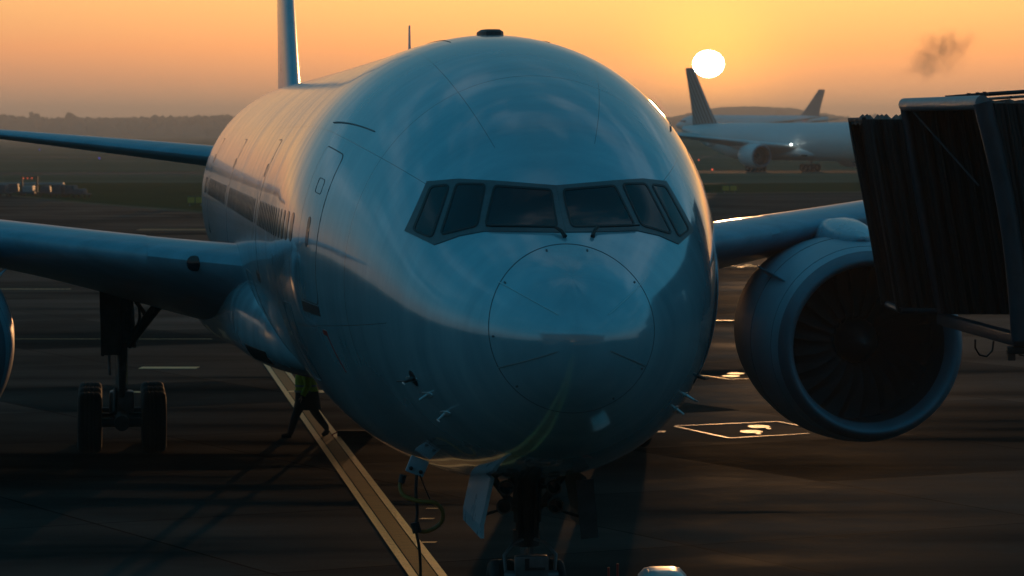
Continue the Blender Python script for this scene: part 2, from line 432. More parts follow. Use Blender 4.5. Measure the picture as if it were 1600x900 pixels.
    # belly patch light squares
    # ---- wing/body fairing
    fw=pchip([(19.5,1.4),(21,2.5),(23,3.0),(25,3.3),(30,3.5),(36,3.75),(40,3.3),(43,2.2),(45,1.2)])
    fb=pchip([(19.5,2.6),(21,2.42),(23,2.28),(28,2.18),(38,1.95),(42,2.1),(45,2.5)])
    ft=pchip([(19.5,3.0),(21,3.9),(23,4.35),(26,4.7),(36,4.8),(41,4.2),(45,3.2)])
    mb=MB(); rows=[]
    for i in range(61):
        s=19.5+25.5*i/60; w=fw(s);zb=fb(s);zt=ft(s);zc=(zb+zt)/2; row=[]
        for k in range(64):
            a=2*math.pi*k/64; c=math.cos(a);d=math.sin(a)
            e=.72
            row.append(Vector((math.copysign(abs(c)**e,c)*w, s, zc+math.copysign(abs(d)**e,d)*(zt-zb)/2)))
        rows.append(row)
    mb.grid(rows,True,True,True); fair=mb.build('wing_fairing',M['fus'],A,ang=60)
    def FP(u,v,off=0.0):
        w=fw(u);zb=fb(u);zt=ft(u);zc=(zb+zt)/2; c=math.cos(v);d=math.sin(v)
        n=Vector((c,-.25,d)).normalized()
        return Vector((math.copysign(abs(c)**.72,c)*w,u,zc+math.copysign(abs(d)**.72,d)*(zt-zb)/2))+n*off
    for sg in (-1,1):
        a0=R(201) if sg<0 else R(339)
        pts=densify([(22.1,a0-.15),(23.7,a0-.15),(24.0,a0+.15),(22.4,a0+.15)],.2)
        decal(MB(),pts,FP,.012,.05,3).build('air_inlet',M['blackbox'],fair,ang=60)
    # ---- wings
    WS=[(2.4,24.3,14.2,4.38,.106,.138),(3.2,24.9,13.4,4.44,.106,.136),(7.8,28.1,10.0,4.88,.100,.085),(10.2,29.75,8.4,5.17,.10,.07),(16,33.8,6.6,5.86,.098,.04),(24,39.3,4.5,6.75,.095,.0),(29.8,43.3,3.0,7.7,.09,-.02),(32.4,46.0,.9,8.2,.09,-.02)]
    for sg in (-1,1):
        w=wing_mesh(WS,sg).build('wing',M['wing'],A,ang=40)
        # slat skin : front 12% as bare metal shell 4 mm proud
        tabs=[pchip([(s[0],s[k]) for s in WS]) for k in range(1,6)]
        nf=len(AF); up=[i for i in range(0,8)]; lo=[nf-i for i in range(1,5)]
        order=[nf-5+i+1 for i in range(4)]+up
        for a,b in ((4.9,8.0),(8.2,11.0) if True else None,(11.2,15.4),(15.6,19.8),(20,24.2),(24.4,28.4)):
            rows=[]
            for i in range(9):
                y=a+(b-a)*i/8; sle,c,z,tc,tw=[t(y) for t in tabs]; row=[]
                for j in order:
                    x,t=AF[j%nf]; aa=x*c-.008; bb=t*tc*c+(.006 if j<9 else -.006)
                    row.append(Vector((sg*y,sle+aa*math.cos(tw)+bb*math.sin(tw),z-aa*math.sin(tw)+bb*math.cos(tw))))
                rows.append(row)
            mb=MB(); mb.grid(rows,False)
            # side skirts so that the shell has thickness
            mb.build('slat',M['wing'],w,ang=50)
        # root landing light
        mb=MB(); p=Vector((sg*4.05,25.44,4.46)); 
        mb.lathe([(.03,.001),(.035,.10),(.05,.15),(.14,.16)],p,Matrix.Rotation(R(-34)*-sg,3,'Z')@Matrix.Rotation(0,3,'X'),20); mb.build('landing_light',M['glass'],w)
        # flap track fairings
        for y,s,z,l in ((12.6,37.9,4.75,3.4),(18.6,40.2,5.55,2.9),(24,42.8,6.4,2.4)):
            mb=MB(); rows=[]
            for i in range(13):
                t=i/12; r=.26*math.sin(math.pi*min(1,t*.96+.02))**.6
                rows.append([Vector((sg*y+r*.7*math.cos(q),s-l/2+l*t,z-.06*t*l+r*1.2*math.sin(q))) for q in [k*math.pi/8 for k in range(16)]])
            mb.grid(rows,True,True,True); mb.build('flap_track_fairing',M['white'],w)
        # static wick / tip light
        mb=MB(); mb.tube([(sg*29,43.0,7.56),(sg*29.6,43.4,7.66)],.05,8); mb.build('navigation_light',M['glass'],w)
    # ---- tailplanes and fin
    HS=[(1.2,61.6,7.6,6.10,.10,0),(3,62.8,6.6,6.30,.10,0),(10.75,68.2,2.6,7.10,.09,0)]
    for sg in (-1,1): wing_mesh(HS,sg).build('tailplane',M['wing'],A,ang=40)
    VS=[(7.9,58.3,9.6,0,.060,0),(9.6,60.0,8.1,0,.062,0),(18.4,67.6,3.2,0,.075,0)]
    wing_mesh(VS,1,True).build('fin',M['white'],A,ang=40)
    # ---- engines
    for sg in (-1,1):
        ex=sg*9.54; es=25.6; ez=2.73
        Mr=Matrix.Rotation(R(-1.6)*(-1),3,'Z')@Matrix.Rotation(R(1.5),3,'X')
        o=Vector((ex,es,ez))
        outer=[(0.02,1.66),(-.02,1.70),(-.03,1.735),(0,1.775),(.08,1.83),(.25,1.90),(.55,1.975),(1.0,2.03),(1.7,2.07),(2.6,2.08),(3.6,2.0),(4.6,1.86),(5.3,1.68),(5.32,1.64),(4.8,1.62)]
        e=MB().lathe(outer[5:],o,Mr,96).build('engine',M['cowl'],A,ang=50)
        lip=outer[:6][::-1]+[(.10,1.62),(.25,1.59),(.4,1.575)]
        MB().lathe([(a-.002,r+.003) for a,r in lip],o,Mr,96).build('inlet_lip',M['lip'],e,ang=60)
        MB().lathe([(.4,1.575),(.9,1.60),(1.5,1.64),(2.4,1.64),(4.8,1.60)],o,Mr,96).build('inlet_duct',M['duct'],e)
        MB().lathe([(.72,.01),(.76,.09),(.95,.24),(1.3,.42),(1.65,.50),(1.9,.52)],o,Mr,48).build('spinner',M['spinner'],e)
        MB().lathe([(2.3,1.64),(2.3,.5)],o,Mr,64).build('stator_ring',M['duct'],e)
        MB().lathe([(4.6,1.05),(5.2,1.1),(6.3,.86),(7.1,.66),(7.1,.6),(5.2,.5)],o,Mr,48).build('core_exhaust',M['titanium'],e)
        MB().lathe([(6.2,.55),(7.1,.5),(8.0,.1),(8.05,.01)],o,Mr,32).build('exhaust_plug',M['titanium'],e)
        nb=22; bl=None
        for k in range(nb):
            a=2*math.pi*k/nb+.07; rows=[]
            for i in range(9):
                t=i/8; r=.46+(1.615-.46)*t; pitch=R(28+34*t); ch=.40+.16*math.sin(math.pi*min(1,t*.8+.1)); sweep=.10*math.sin(t*5.0)+.05*t
                row=[]
                for u in (-1,-.6,0,.6,1):
                    for sgn in ((1,) if abs(u)==1 else (1,)):
                        tt=u*ch/2; tan=tt*math.sin(pitch); ax=1.55+tt*math.cos(pitch)-sweep+.04*(1-u*u)
                        tan+=.05*(1-u*u)
                        row.append(o+Mr@(Matrix.Rotation(a,3,'Y')@Vector((tan,ax,r))))
                for u in (.6,0,-.6):
                    tt=u*ch/2; tan=tt*math.sin(pitch)+.05*(1-u*u)+.018*(1-t*.6); ax=1.55+tt*math.cos(pitch)-sweep+.04*(1-u*u)
                    row.append(o+Mr@(Matrix.Rotation(a,3,'Y')@Vector((tan,ax,r))))
                rows.append(row)
            MB().grid(rows,True,True,True).build('fan_blade',M['blade'],e,ang=50)
        # cowl joints
        mb=MB()
        for a_,r_ in ((.56,1.978),(2.0,2.078)):
            mb.lathe([(a_-.008,r_-.01),(a_-.008,r_+.003),(a_+.008,r_+.003),(a_+.008,r_-.01)],o,Mr,96,True)
        mb.build('cowl_joint',M['seam'],e)
        # nacelle chine on the inboard side
        mb=MB(); 
        for sd in (-sg,):
            a=R(38); rd=lambda s_,e_: o+Mr@Vector((sd*math.cos(a)*(2.09+e_),s_,math.sin(a)*(2.09+e_)))
            th=Vector((0,0,.012))
            pts=[rd(.9,-.05),rd(1.25,.12),rd(2.2,.34),rd(2.3,-.05)]
            mb.add([p+th for p in pts]+[p-th for p in pts],[(0,1,2,3),(7,6,5,4),(0,1,5,4),(1,2,6,5),(2,3,7,6),(3,0,4,7)])
        mb.build('nacelle_strake',M['cowl'],e)
        # pylon
        rows=[]
        wl=pchip([(3.2,28.1),(9.61,29.35),(12,30.9)])
        for i,(s,w_,z0,z1) in enumerate(((26.6,.05,4.85,4.9),(26.9,.30,4.7,5.02),(27.6,.42,4.6,5.16),(28.4,.46,4.5,5.24),(29.4,.46,4.3,5.20),(31,.44,3.9,5.05),(33,.40,3.6,5.0),(35,.3,3.8,4.9),(37,.1,4.4,4.8))):
            row=[]
            for k in range(20):
                q=2*math.pi*k/20; c=math.cos(q);d=math.sin(q)
                row.append(Vector((ex+w_*math.copysign(abs(c)**.7,c)-.0, s,(z0+z1)/2+(z1-z0)/2*math.copysign(abs(d)**.8,d))))
            rows.append(row)
        MB().grid(rows,True,True,True).build('pylon',M['white'],A,ang=50)
    # ---- main gear
    for sg in (-1,1):
        gx=sg*5.36; gs=35.3
        mb=MB(); mb.tube([(gx,gs,4.3),(gx,gs,2.5)],.21,20); mb.tube([(gx,gs,2.55),(gx,gs,2.35)],.25,20); mb.tube([(gx,gs-.24,3.9),(gx,gs-.24,2.2)],.07,10)
        mb.tube([(gx+.28,gs,2.2),(gx+.2,gs,3.4),(gx+.1,gs+.1,4.2)],.05,8); mb.tube([(gx-.26,gs-.1,1.6),(gx-.3,gs,2.6),(gx-.24,gs+.1,4.0)],.035,8)
        mb.box((gx,gs,1.0),(.55,.5,.5),bev=.08)
        g=mb.build('main_gear',M['gear'],A)
        MB().tube([(gx,gs,2.4),(gx,gs,1.0)],.14,18).build('oleo_piston',M['chrome'],g)
        mb=MB(); mb.tube([(gx-.05,gs-.26,2.3),(gx-.02,gs-.62,1.75),(gx,gs-.28,1.15)],.07,8); mb.tube([(gx+.06,gs-.26,2.3),(gx+.04,gs-.62,1.75),(gx,gs-.28,1.15)],.07,8)
        mb.build('torsion_link',M['gear'],g)
        mb=MB(); mb.tube([(gx,gs-1.75,.66),(gx,gs+1.75,.66)],.17,14)
        for k in (-1.46,0,1.46): mb.tube([(gx-.7,gs+k,.66),(gx+.7,gs+k,.66)],.10,14)
        mb.tube([(gx-.14,gs-.3,1.3),(gx-.16,gs-1.3,.85)],.05,8)
        mb.build('bogie_beam',M['geardark'],g)
        mb=MB(); mb.tube([(gx-sg*.1,gs,2.25),(gx-sg*1.55,gs-.1,4.1)],.12,12); mb.tube([(gx-sg*.55,gs,2.9),(gx-sg*.1,gs+.1,3.55)],.05,8)
        mb.tube([(gx-sg*.15,gs,3.75),(gx-sg*.9,gs,3.5),(gx-sg*1.2,gs-.1,3.65)],[.09,.13,.06],10); mb.tube([(gx,gs,2.4),(gx,gs+2.2,4.2)],.10,10)
        mb.tube([(gx-sg*.35,gs-.3,3.6),(gx-sg*.4,gs-.3,2.9),(gx-sg*.3,gs-.25,2.5)],.03,8); mb.tube([(gx-sg*.75,gs-.3,3.5),(gx-sg*.73,gs-.35,3.0)],.03,8)
        mb.build('side_brace',M['geardark'],g)
        mb=MB(); Mr=Matrix.Rotation(R(4)*sg,3,'Y')
        rows=[]
        for z,a,b in ((4.35,-1.0,1.1),(3.3,-1.0,1.1),(2.45,-.9,.9),(2.05,-.55,.4)):
            rows.append([Vector((gx+sg*(.46-.03*(4.4-z)),gs+a,z)),Vector((gx+sg*(.46-.03*(4.4-z)),gs+b,z)),Vector((gx+sg*(.52-.03*(4.4-z)),gs+b,z)),Vector((gx+sg*(.52-.03*(4.4-z)),gs+a,z))])
        mb.grid(rows,True,True,True); mb.box((gx+sg*.25,gs-.9,3.2),(.42,.05,2.2)); mb.build('gear_door',M['geardark'],g,smooth=False)
        mb=MB(); mb.box((gx-sg*2.3,gs-.3,3.55),(.05,.5,.55),Matrix.Rotation(R(25)*sg,3,'Y')); mb.build('small_gear_door',M['geardark'],g,smooth=False)
        for k in (-1.46,0,1.46):
            for q in (-.70,.70):
                t=MB();r=MB(); tyre(t,r,(gx+q,gs+k,.67),.67,.53)
                tt=t.build('wheel',M['rubber'],g,ang=50); r.build('rim',M['gear'],tt,ang=40)
    # ---- nose gear
    nx=.10; ns=5.9
    mb=MB(); mb.tube([(nx,ns,2.7),(nx,ns,1.35)],.15,18); mb.tube([(nx,ns,1.5),(nx,ns,1.28)],.19,18); mb.box((nx,ns,2.25),(.5,.3,.22),bev=.04)
    mb.tube([(nx-.1,ns-.16,2.3),(nx-.12,ns-.2,1.4)],.035,8); mb.tube([(nx+.14,ns-.16,2.35),(nx+.11,ns-.2,1.4)],.035,8)
    g=mb.build('nose_gear',M['geardark'],A)
    MB().tube([(nx,ns,1.4),(nx,ns,.5)],.10,16).build('oleo_piston',M['chrome'],g)
    for q in (-1,1):
        mb=MB(); mb.tube([(nx+q*.12,ns-.05,1.75),(nx+q*.62,ns-.1,2.42)],.055,10); mb.tube([(nx+q*.14,ns-.1,1.62),(nx+q*.16,ns-.12,2.4)],.05,8)
        mb.tube([(nx+q*.30,ns-.1,1.82),(nx+q*.75,ns-.1,1.68)],.022,6)
        mb.build('drag_strut',M['gear'],g)
        for z,x in ((2.13,.33),(1.87,.36)):
            mb=MB(); mb.lathe([(-.02,.001),(-.01,.085)],(nx+q*x,ns-.42,z),I3,20); l=mb.build('taxi_light',M['glass'],g)
            MB().lathe([(-.03,.085),(-.035,.105),(0,.112),(.14,.06),(.16,.001)],(nx+q*x,ns-.42,z),I3,20).build('light_housing',M['gear'],l)
            MB().tube([(nx+q*x,ns-.3,z),(nx+q*.12,ns-.05,z-.03)],.03,6).build('light_bracket',M['gear'],l)
        # doors : canted plates
        rows=[]
        for z,x in ((2.36,.60),(2.0,.68),(1.72,.74),(1.55,.74)):
            rows.append([Vector((nx+q*x,ns-1.35,z)),Vector((nx+q*x,ns+.9,z)),Vector((nx+q*(x+.05),ns+.9,z)),Vector((nx+q*(x+.05),ns-1.35,z))])
        mb=MB(); mb.grid(rows,True,True,True)
        # front return flange, faces ahead
        if q>0: mb.box((nx+.66,ns-1.36,1.93),(.24,.03,.80),Matrix.Rotation(R(-5),3,'Y'))
        mb.build('nose_gear_door',M['white'] if q<0 else M['geardark'],g,smooth=False)
        t=MB();r=MB(); tyre(t,r,(nx+q*.33,ns,.545),.545,.40); tt=t.build('wheel',M['rubber'],g,ang=50); r.build('rim',M['gear'],tt,ang=40)
    mb=MB(); mb.tube([(nx-.45,ns,.545),(nx+.45,ns,.545)],.07,10); mb.build('axle',M['gear'],g)
    # steering / tow fitting ahead of the strut
    mb=MB(); mb.box((nx,ns-.55,1.06),(.46,.18,.30),bev=.03); mb.build('tow_fitting',M['gear'],g)
    mb=MB(); mb.tube([(nx-.36,ns-.5,.93),(nx-.16,ns-.55,.93)],.075,12); mb.tube([(nx+.36,ns-.5,.93),(nx+.16,ns-.55,.93)],.075,12)
    mb.tube([(nx-.34,ns-.45,.98),(nx-.36,ns-.42,1.2),(nx-.22,ns-.35,1.36),(nx-.08,ns-.25,1.40)],.025,8); mb.tube([(nx+.34,ns-.45,.98),(nx+.36,ns-.42,1.2),(nx+.22,ns-.35,1.36),(nx+.08,ns-.25,1.40)],.025,8)
    mb.build('steering_linkage',M['gear'],g)
    mb=MB(); mb.box((nx-.07,ns-.655,1.10),(.06,.02,.16)); mb.box((nx+.06,ns-.655,1.04),(.24,.02,.03)); mb.build('tow_latch',M['blackbox'],g,smooth=False)
    mb=MB(); mb.box((nx,ns-.1,2.40),(1.0,1.6,.05)); mb.build('wheel_bay',M['blackbox'],g,smooth=False)
    # external power panel
    pp=Matrix.Rotation(R(22),3,'Y'); mb=MB(); mb.box((-1.36,6.6,2.33),(.27,.05,.24),pp,bev=.02); pl=mb.build('power_panel',M['white'],A)
    for q in (-.09,.05): MB().lathe([(-.035,.001),(-.03,.022),(0,.03)],Vector((-1.36+q,6.57,2.27-q*.4)),I3,10).build('panel_socket',M['blackbox'],pl)
    return A

main=make_airliner()
tag(main,'large pale blue grey airliner parked head on, filling the foreground','airliner')

def bg_airliner(nose_pt,head_dir,skip,label):
    """nose_pt world xy, head_dir heading unit vector"""
    skip=('cabin_window','pitot_probe','diverter_strip','radome_fastener','door_window','door_handle','scuff_plate','rain_gutter','hatch_outline','red_marking','crown_seam','panel_socket','power_panel','angle_of_attack_vane')+skip
    o=link_tree(main,None,skip)
    # local +Y is aft : aft = -heading
    a=Vector((-head_dir[0],-head_dir[1]))
    o.location=(nose_pt[0],nose_pt[1],0); o.rotation_euler=(0,0,math.atan2(-a.x,a.y))
    tag(o,label,'airliner','airliners taxiing on the far taxiway')
    return o
# first : inlets midway at x 1260 px, D 570 ; heading 27 deg off the line of sight, towards the right
al=R(65); hd=(math.cos(al),-math.sin(al)); D=575.0; mid=Vector(((1268-800)/5300*D,D))
nose=mid+Vector(hd)*25.6
b1=bg_airliner(nose,hd,(),'hazy white airliner on the far taxiway, its bright lamp lit, tail fin under the sun')
al=R(33); hd2=(-math.cos(al),-math.sin(al)); D2=1300.0
n2=Vector(((1057-800)/5300*(D2-30),D2-30))
b2=bg_airliner(n2,hd2,('gasket','wiper'),'most distant airliner, facing left in the haze behind the other taxiing one')
# lit lamps carried by them
def lamp(parent,p,r,m,name):
    mb=MB(); mb.lathe([(-r,.001),(-r*.7,r*.7),(0,r),(r*.7,r*.7),(r,.001)],p,I3,12); return mb.build(name,m,parent)
lamp(b1,(-4.3,25.0,4.7),.19,M['lamp_white'],'lit_landing_lamp')
lamp(b2,(3.3,59.0,7.0),.40,M['lamp_red'],'lit_beacon')
b2.location.z=4.5
def fin_paint():
    m,nt,b=new_mat('striped_fin_paint'); L=nt.links.new
    tc=nd(nt,'ShaderNodeTexCoord'); sp=nd(nt,'ShaderNodeSeparateXYZ'); L(tc.outputs['Object'],sp.inputs[0])
    v=mth(nt,'SUBTRACT',sp.outputs[1],mth(nt,'MULTIPLY',sp.outputs[2],.86)); f=mth(nt,'FRACT',mth(nt,'MULTIPLY',v,.8))
    rp=ramp(nt,[(.0,(.26,.12,.10)),(.45,(.26,.12,.10)),(.55,(.45,.36,.34)),(.9,(.45,.36,.34)),(1,(.26,.12,.10))],f); L(rp.outputs[0],b.inputs['Base Color']); b.inputs['Roughness'].default_value=.35
    return m
_fp=fin_paint()
_wp=simple('far_airliner_white',(.72,.70,.70),.35,var=.06)
def repaint(o):
    for ch in o.children:
        if ch.type=='MESH' and ch.material_slots and ch.material_slots[0].material and ch.material_slots[0].material.name in ('fuselage_paint','aircraft_paint','wing_skin','nacelle_paint'):
            ch.material_slots[0].link='OBJECT'; ch.material_slots[0].material=_wp
        repaint(ch)
for b_ in (b1,b2):
    repaint(b_)
    for ch in b_.children:
        if ch.name.split('.')[0]=='fin': ch.material_slots[0].link='OBJECT'; ch.material_slots[0].material=_fp

# ================================================================== SETTING
def ground_mat():
    m,nt,b=new_mat('airfield_grass'); L=nt.links.new
    tc=nd(nt,'ShaderNodeTexCoord')
    mp=nd(nt,'ShaderNodeMapping'); mp.inputs['Scale'].default_value=(.004,.02,1); L(tc.outputs['Object'],mp.inputs[0])
    n1=nd(nt,'ShaderNodeTexNoise',i_Scale=1.0,i_Detail=8.0,i_Roughness=.65); L(mp.outputs[0],n1.inputs['Vector'])
    n2=nd(nt,'ShaderNodeTexNoise',i_Scale=.35,i_Detail=8.0,i_Roughness=.7); L(tc.outputs['Object'],n2.inputs['Vector'])
    rp=ramp(nt,[(.3,(.075,.070,.028)),(.5,(.13,.108,.06)),(.7,(.19,.15,.10))],n1.outputs[0])
    rp2=ramp(nt,[(.3,(.6,.6,.6)),(.7,(1.2,1.2,1.2))],n2.outputs[0])
    mx=nd(nt,'ShaderNodeMix',data_type='RGBA',blend_type='MULTIPLY'); mx.inputs[0].default_value=1; L(rp.outputs[0],mx.inputs[6]); L(rp2.outputs[0],mx.inputs[7])
    L(mx.outputs[2],b.inputs['Base Color']); b.inputs['Roughness'].default_value=.95; b.inputs['Specular IOR Level'].default_value=.0
    bp=nd(nt,'ShaderNodeBump',i_Strength=1.0,i_Distance=.02); L(n2.outputs[0],bp.inputs['Height']); L(bp.outputs[0],b.inputs['Normal'])
    return m
SLAB=R(28)
def pave_mat(name,base,slab=7.75,joint=.03,rough=.55,spec=.35):
    m,nt,b=new_mat(name); L=nt.links.new
    tc=nd(nt,'ShaderNodeTexCoord'); mp=nd(nt,'ShaderNodeMapping'); mp.inputs['Rotation'].default_value=(0,0,-SLAB); L(tc.outputs['Object'],mp.inputs[0])
    off=nd(nt,'ShaderNodeVectorMath',operation='ADD'); off.inputs[1].default_value=(1.3,-2.95-.0,0); L(mp.outputs[0],off.inputs[0])
    sp=nd(nt,'ShaderNodeSeparateXYZ'); L(off.outputs[0],sp.inputs[0])
    def jl(v):
        fr=mth(nt,'FRACT',mth(nt,'DIVIDE',v,slab)); d=mth(nt,'MINIMUM',fr,mth(nt,'SUBTRACT',1.0,fr)); return mth(nt,'LESS_THAN',d,joint/slab)
    j=mth(nt,'MAXIMUM',jl(sp.outputs[0]),jl(sp.outputs[1]))
    cell=nd(nt,'ShaderNodeCombineXYZ'); L(mth(nt,'FLOOR',mth(nt,'DIVIDE',sp.outputs[0],slab)),cell.inputs[0]); L(mth(nt,'FLOOR',mth(nt,'DIVIDE',sp.outputs[1],slab)),cell.inputs[1])
    wn=nd(nt,'ShaderNodeTexWhiteNoise',noise_dimensions='3D'); L(cell.outputs[0],wn.inputs['Vector'])
    n1=nd(nt,'ShaderNodeTexNoise',i_Scale=.25,i_Detail=8.0,i_Roughness=.7); L(mp.outputs[0],n1.inputs['Vector'])
    n2=nd(nt,'ShaderNodeTexNoise',i_Scale=22.0,i_Detail=6.0,i_Roughness=.7); L(tc.outputs['Object'],n2.inputs['Vector'])
    mp2=nd(nt,'ShaderNodeMapping'); mp2.inputs['Scale'].default_value=(.02,.11,1); mp2.inputs['Rotation'].default_value=(0,0,R(-7)); L(tc.outputs['Object'],mp2.inputs[0])
    n3=nd(nt,'ShaderNodeTexNoise',i_Scale=2.0,i_Detail=5.0); L(mp2.outputs[0],n3.inputs['Vector'])
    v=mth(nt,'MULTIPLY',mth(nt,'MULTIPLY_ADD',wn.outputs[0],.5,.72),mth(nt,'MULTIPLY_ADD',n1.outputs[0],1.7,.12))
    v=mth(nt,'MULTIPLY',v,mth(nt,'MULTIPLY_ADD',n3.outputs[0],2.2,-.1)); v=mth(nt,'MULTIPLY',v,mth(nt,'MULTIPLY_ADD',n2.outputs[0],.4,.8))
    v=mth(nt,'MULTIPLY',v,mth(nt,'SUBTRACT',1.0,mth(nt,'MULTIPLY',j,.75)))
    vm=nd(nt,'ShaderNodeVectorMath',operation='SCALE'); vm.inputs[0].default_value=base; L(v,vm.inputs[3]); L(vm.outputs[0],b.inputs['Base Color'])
    rr=nd(nt,'ShaderNodeMapRange'); rr.inputs['From Min'].default_value=.3; rr.inputs['From Max'].default_value=.7; rr.inputs['To Min'].default_value=rough-.12; rr.inputs['To Max'].default_value=rough+.15; L(n1.outputs[0],rr.inputs[0]); L(rr.outputs[0],b.inputs['Roughness'])
    sv=mth(nt,'MULTIPLY',mth(nt,'MULTIPLY',wn.outputs[0],mth(nt,'SUBTRACT',n3.outputs[0],.38,clamp=True)),spec*7)
    L(sv,b.inputs['Specular IOR Level'])
    h=mth(nt,'ADD',mth(nt,'MULTIPLY',n2.outputs[0],.00006),mth(nt,'MULTIPLY',j,-.004))
    bp=nd(nt,'ShaderNodeBump',i_Strength=.8,i_Distance=1.0); L(h,bp.inputs['Height']); L(bp.outputs[0],b.inputs['Normal'])
    return m
M['grass']=ground_mat()
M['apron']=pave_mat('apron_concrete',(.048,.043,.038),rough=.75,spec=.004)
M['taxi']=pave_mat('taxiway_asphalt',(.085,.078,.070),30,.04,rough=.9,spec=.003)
def sheet(name,pts,z,mat,kind='structure',parent=None):
    mb=MB(); mb.add([(x,y,z) for x,y in pts],[tuple(range(len(pts)))]); o=mb.build(name,mat,parent,smooth=False,recalc=False)
    if kind: tag(o,kind=kind)
    return o
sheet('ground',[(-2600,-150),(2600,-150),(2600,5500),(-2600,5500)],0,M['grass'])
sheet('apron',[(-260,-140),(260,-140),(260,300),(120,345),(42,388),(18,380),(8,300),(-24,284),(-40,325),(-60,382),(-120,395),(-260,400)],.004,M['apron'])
def W(x,y):                          # pixel on the ground -> world (used once, at design time, for markings measured in the photo)
    D=CAM_H*5300/(y-204.0); return ((x-800)*D/5300,D)
M['verge']=simple('verge_grass',(.045,.048,.014),.95,var=.5,scale=.5,spec=.0,bump=.02,stretch=(.2,1,1))
sheet('grass_verge',[(-60,386),(-40,329),(-24,290),(6,304),(16,383),(10,450),(-70,460)],.007,M['verge'])
sheet('grass_verge',[(19,384),(42,392),(120,350),(170,420),(60,470),(14,440)],.007,M['verge'])
# taxiways beyond
def band(name,x0,y0,x1,y1,wd,z,mat,ext=900):
    a=Vector((x0,y0));b=Vector((x1,y1));t=(b-a).normalized();n=Vector((-t.y,t.x))*wd/2;a=a-t*ext;b=b+t*ext
    return sheet(name,[tuple(a-n),tuple(b-n),tuple(b+n),tuple(a+n)],z,mat)
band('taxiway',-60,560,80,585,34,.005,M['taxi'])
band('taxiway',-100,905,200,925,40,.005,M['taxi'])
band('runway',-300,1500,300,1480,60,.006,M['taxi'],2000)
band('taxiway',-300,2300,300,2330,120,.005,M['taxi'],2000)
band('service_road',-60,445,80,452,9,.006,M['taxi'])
def rise():
    mb=MB(); rows=[]
    for j in range(30):
        D=1080+760*j/29; row=[]
        for i in range(60):
            x=-120+900*i/59
            e=min(1,(D-1080)/130,(1840-D)/200); f_=min(1,(x+120)/160,(780-x)/160); e=max(0,min(e,f_)); e=e*e*(3-2*e)
            row.append((x,D,-.2+4.7*e))
        rows.append(row)
    mb.grid(rows); return mb.build('terrain',M['grass'])
tag(rise(),kind='structure')
# markings
def paint_mat(name,col,rough=.3,wear=.5,scale=(3,3,1),bump=.035):
    m,nt,b=new_mat(name); L=nt.links.new
    tc=nd(nt,'ShaderNodeTexCoord'); mp=nd(nt,'ShaderNodeMapping'); mp.inputs['Scale'].default_value=scale; L(tc.outputs['Object'],mp.inputs[0])
    n=nd(nt,'ShaderNodeTexNoise',i_Scale=1.5,i_Detail=9.0,i_Roughness=.75); L(mp.outputs[0],n.inputs['Vector'])
    rp=ramp(nt,[(.30,tuple(c*.25 for c in col)),(.30+.2*wear,tuple(c*.75 for c in col)),(.7,col)],n.outputs[0]); L(rp.outputs[0],b.inputs['Base Color'])
    b.inputs['Roughness'].default_value=rough; b.inputs['Specular IOR Level'].default_value=.5 if bump>.02 else .2
    n2=nd(nt,'ShaderNodeTexNoise',i_Scale=25.0,i_Detail=5.0); L(tc.outputs['Object'],n2.inputs['Vector'])
    bp=nd(nt,'ShaderNodeBump',i_Strength=1.0,i_Distance=bump); L(n2.outputs[0],bp.inputs['Height']); L(bp.outputs[0],b.inputs['Normal'])
    return m
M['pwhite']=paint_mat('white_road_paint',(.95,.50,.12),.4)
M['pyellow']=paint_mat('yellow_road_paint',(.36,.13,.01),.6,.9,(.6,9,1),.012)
lx=lambda D:-1.377-(D-54.07)*.1204
def lead(name,o0,o1,D0,D1,z,mat):
    return sheet(name,[(lx(D0)+o0,D0),(lx(D0)+o1,D0),(lx(D1)+o1,D1),(lx(D1)+o0,D1)],z,mat)
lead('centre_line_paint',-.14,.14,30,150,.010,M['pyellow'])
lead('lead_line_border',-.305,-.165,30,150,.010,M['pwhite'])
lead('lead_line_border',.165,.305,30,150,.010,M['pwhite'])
def bar(name,x0,x1,y,h,mat=None,z=.011):
    D=CAM_H*5300/(y-204.0); k=D/5300; return sheet(name,[((x0-800)*k,D-h/2),((x1-800)*k,D-h/2),((x1-800)*k+.05,D+h/2),((x0-800)*k+.05,D+h/2)],z,mat or M['pwhite'])
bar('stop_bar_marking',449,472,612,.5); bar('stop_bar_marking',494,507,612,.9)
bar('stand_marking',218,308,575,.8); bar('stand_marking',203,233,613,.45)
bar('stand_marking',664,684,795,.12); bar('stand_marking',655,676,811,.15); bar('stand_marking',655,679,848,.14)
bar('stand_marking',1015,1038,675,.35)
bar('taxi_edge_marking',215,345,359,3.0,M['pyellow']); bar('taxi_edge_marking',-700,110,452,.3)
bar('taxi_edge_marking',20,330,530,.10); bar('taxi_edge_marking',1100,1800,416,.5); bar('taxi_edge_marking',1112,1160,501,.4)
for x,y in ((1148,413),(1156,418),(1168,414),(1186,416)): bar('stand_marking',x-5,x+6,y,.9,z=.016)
def lines(name,pts,w):
    mb=MB()
    for a,b in zip(pts[:-1],pts[1:]):
        a=Vector(W(*a));b=Vector(W(*b)); t=(b-a).normalized();n=Vector((-t.y,t.x))*w/2
        a=a-t*w/2;b=b+t*w/2
        mb.add([(*(a-n),.012),(*(b-n),.012),(*(b+n),.012),(*(a+n),.012)],[(0,1,2,3)])
        globals()['_z']=0
    o=mb.build(name,M['pwhite'],None,False,recalc=False); tag(o,kind='structure'); return o
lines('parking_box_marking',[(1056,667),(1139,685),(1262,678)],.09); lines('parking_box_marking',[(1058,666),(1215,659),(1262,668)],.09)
lines('parking_box_marking',[(1084,585),(1140,593),(1172,592)],.07)
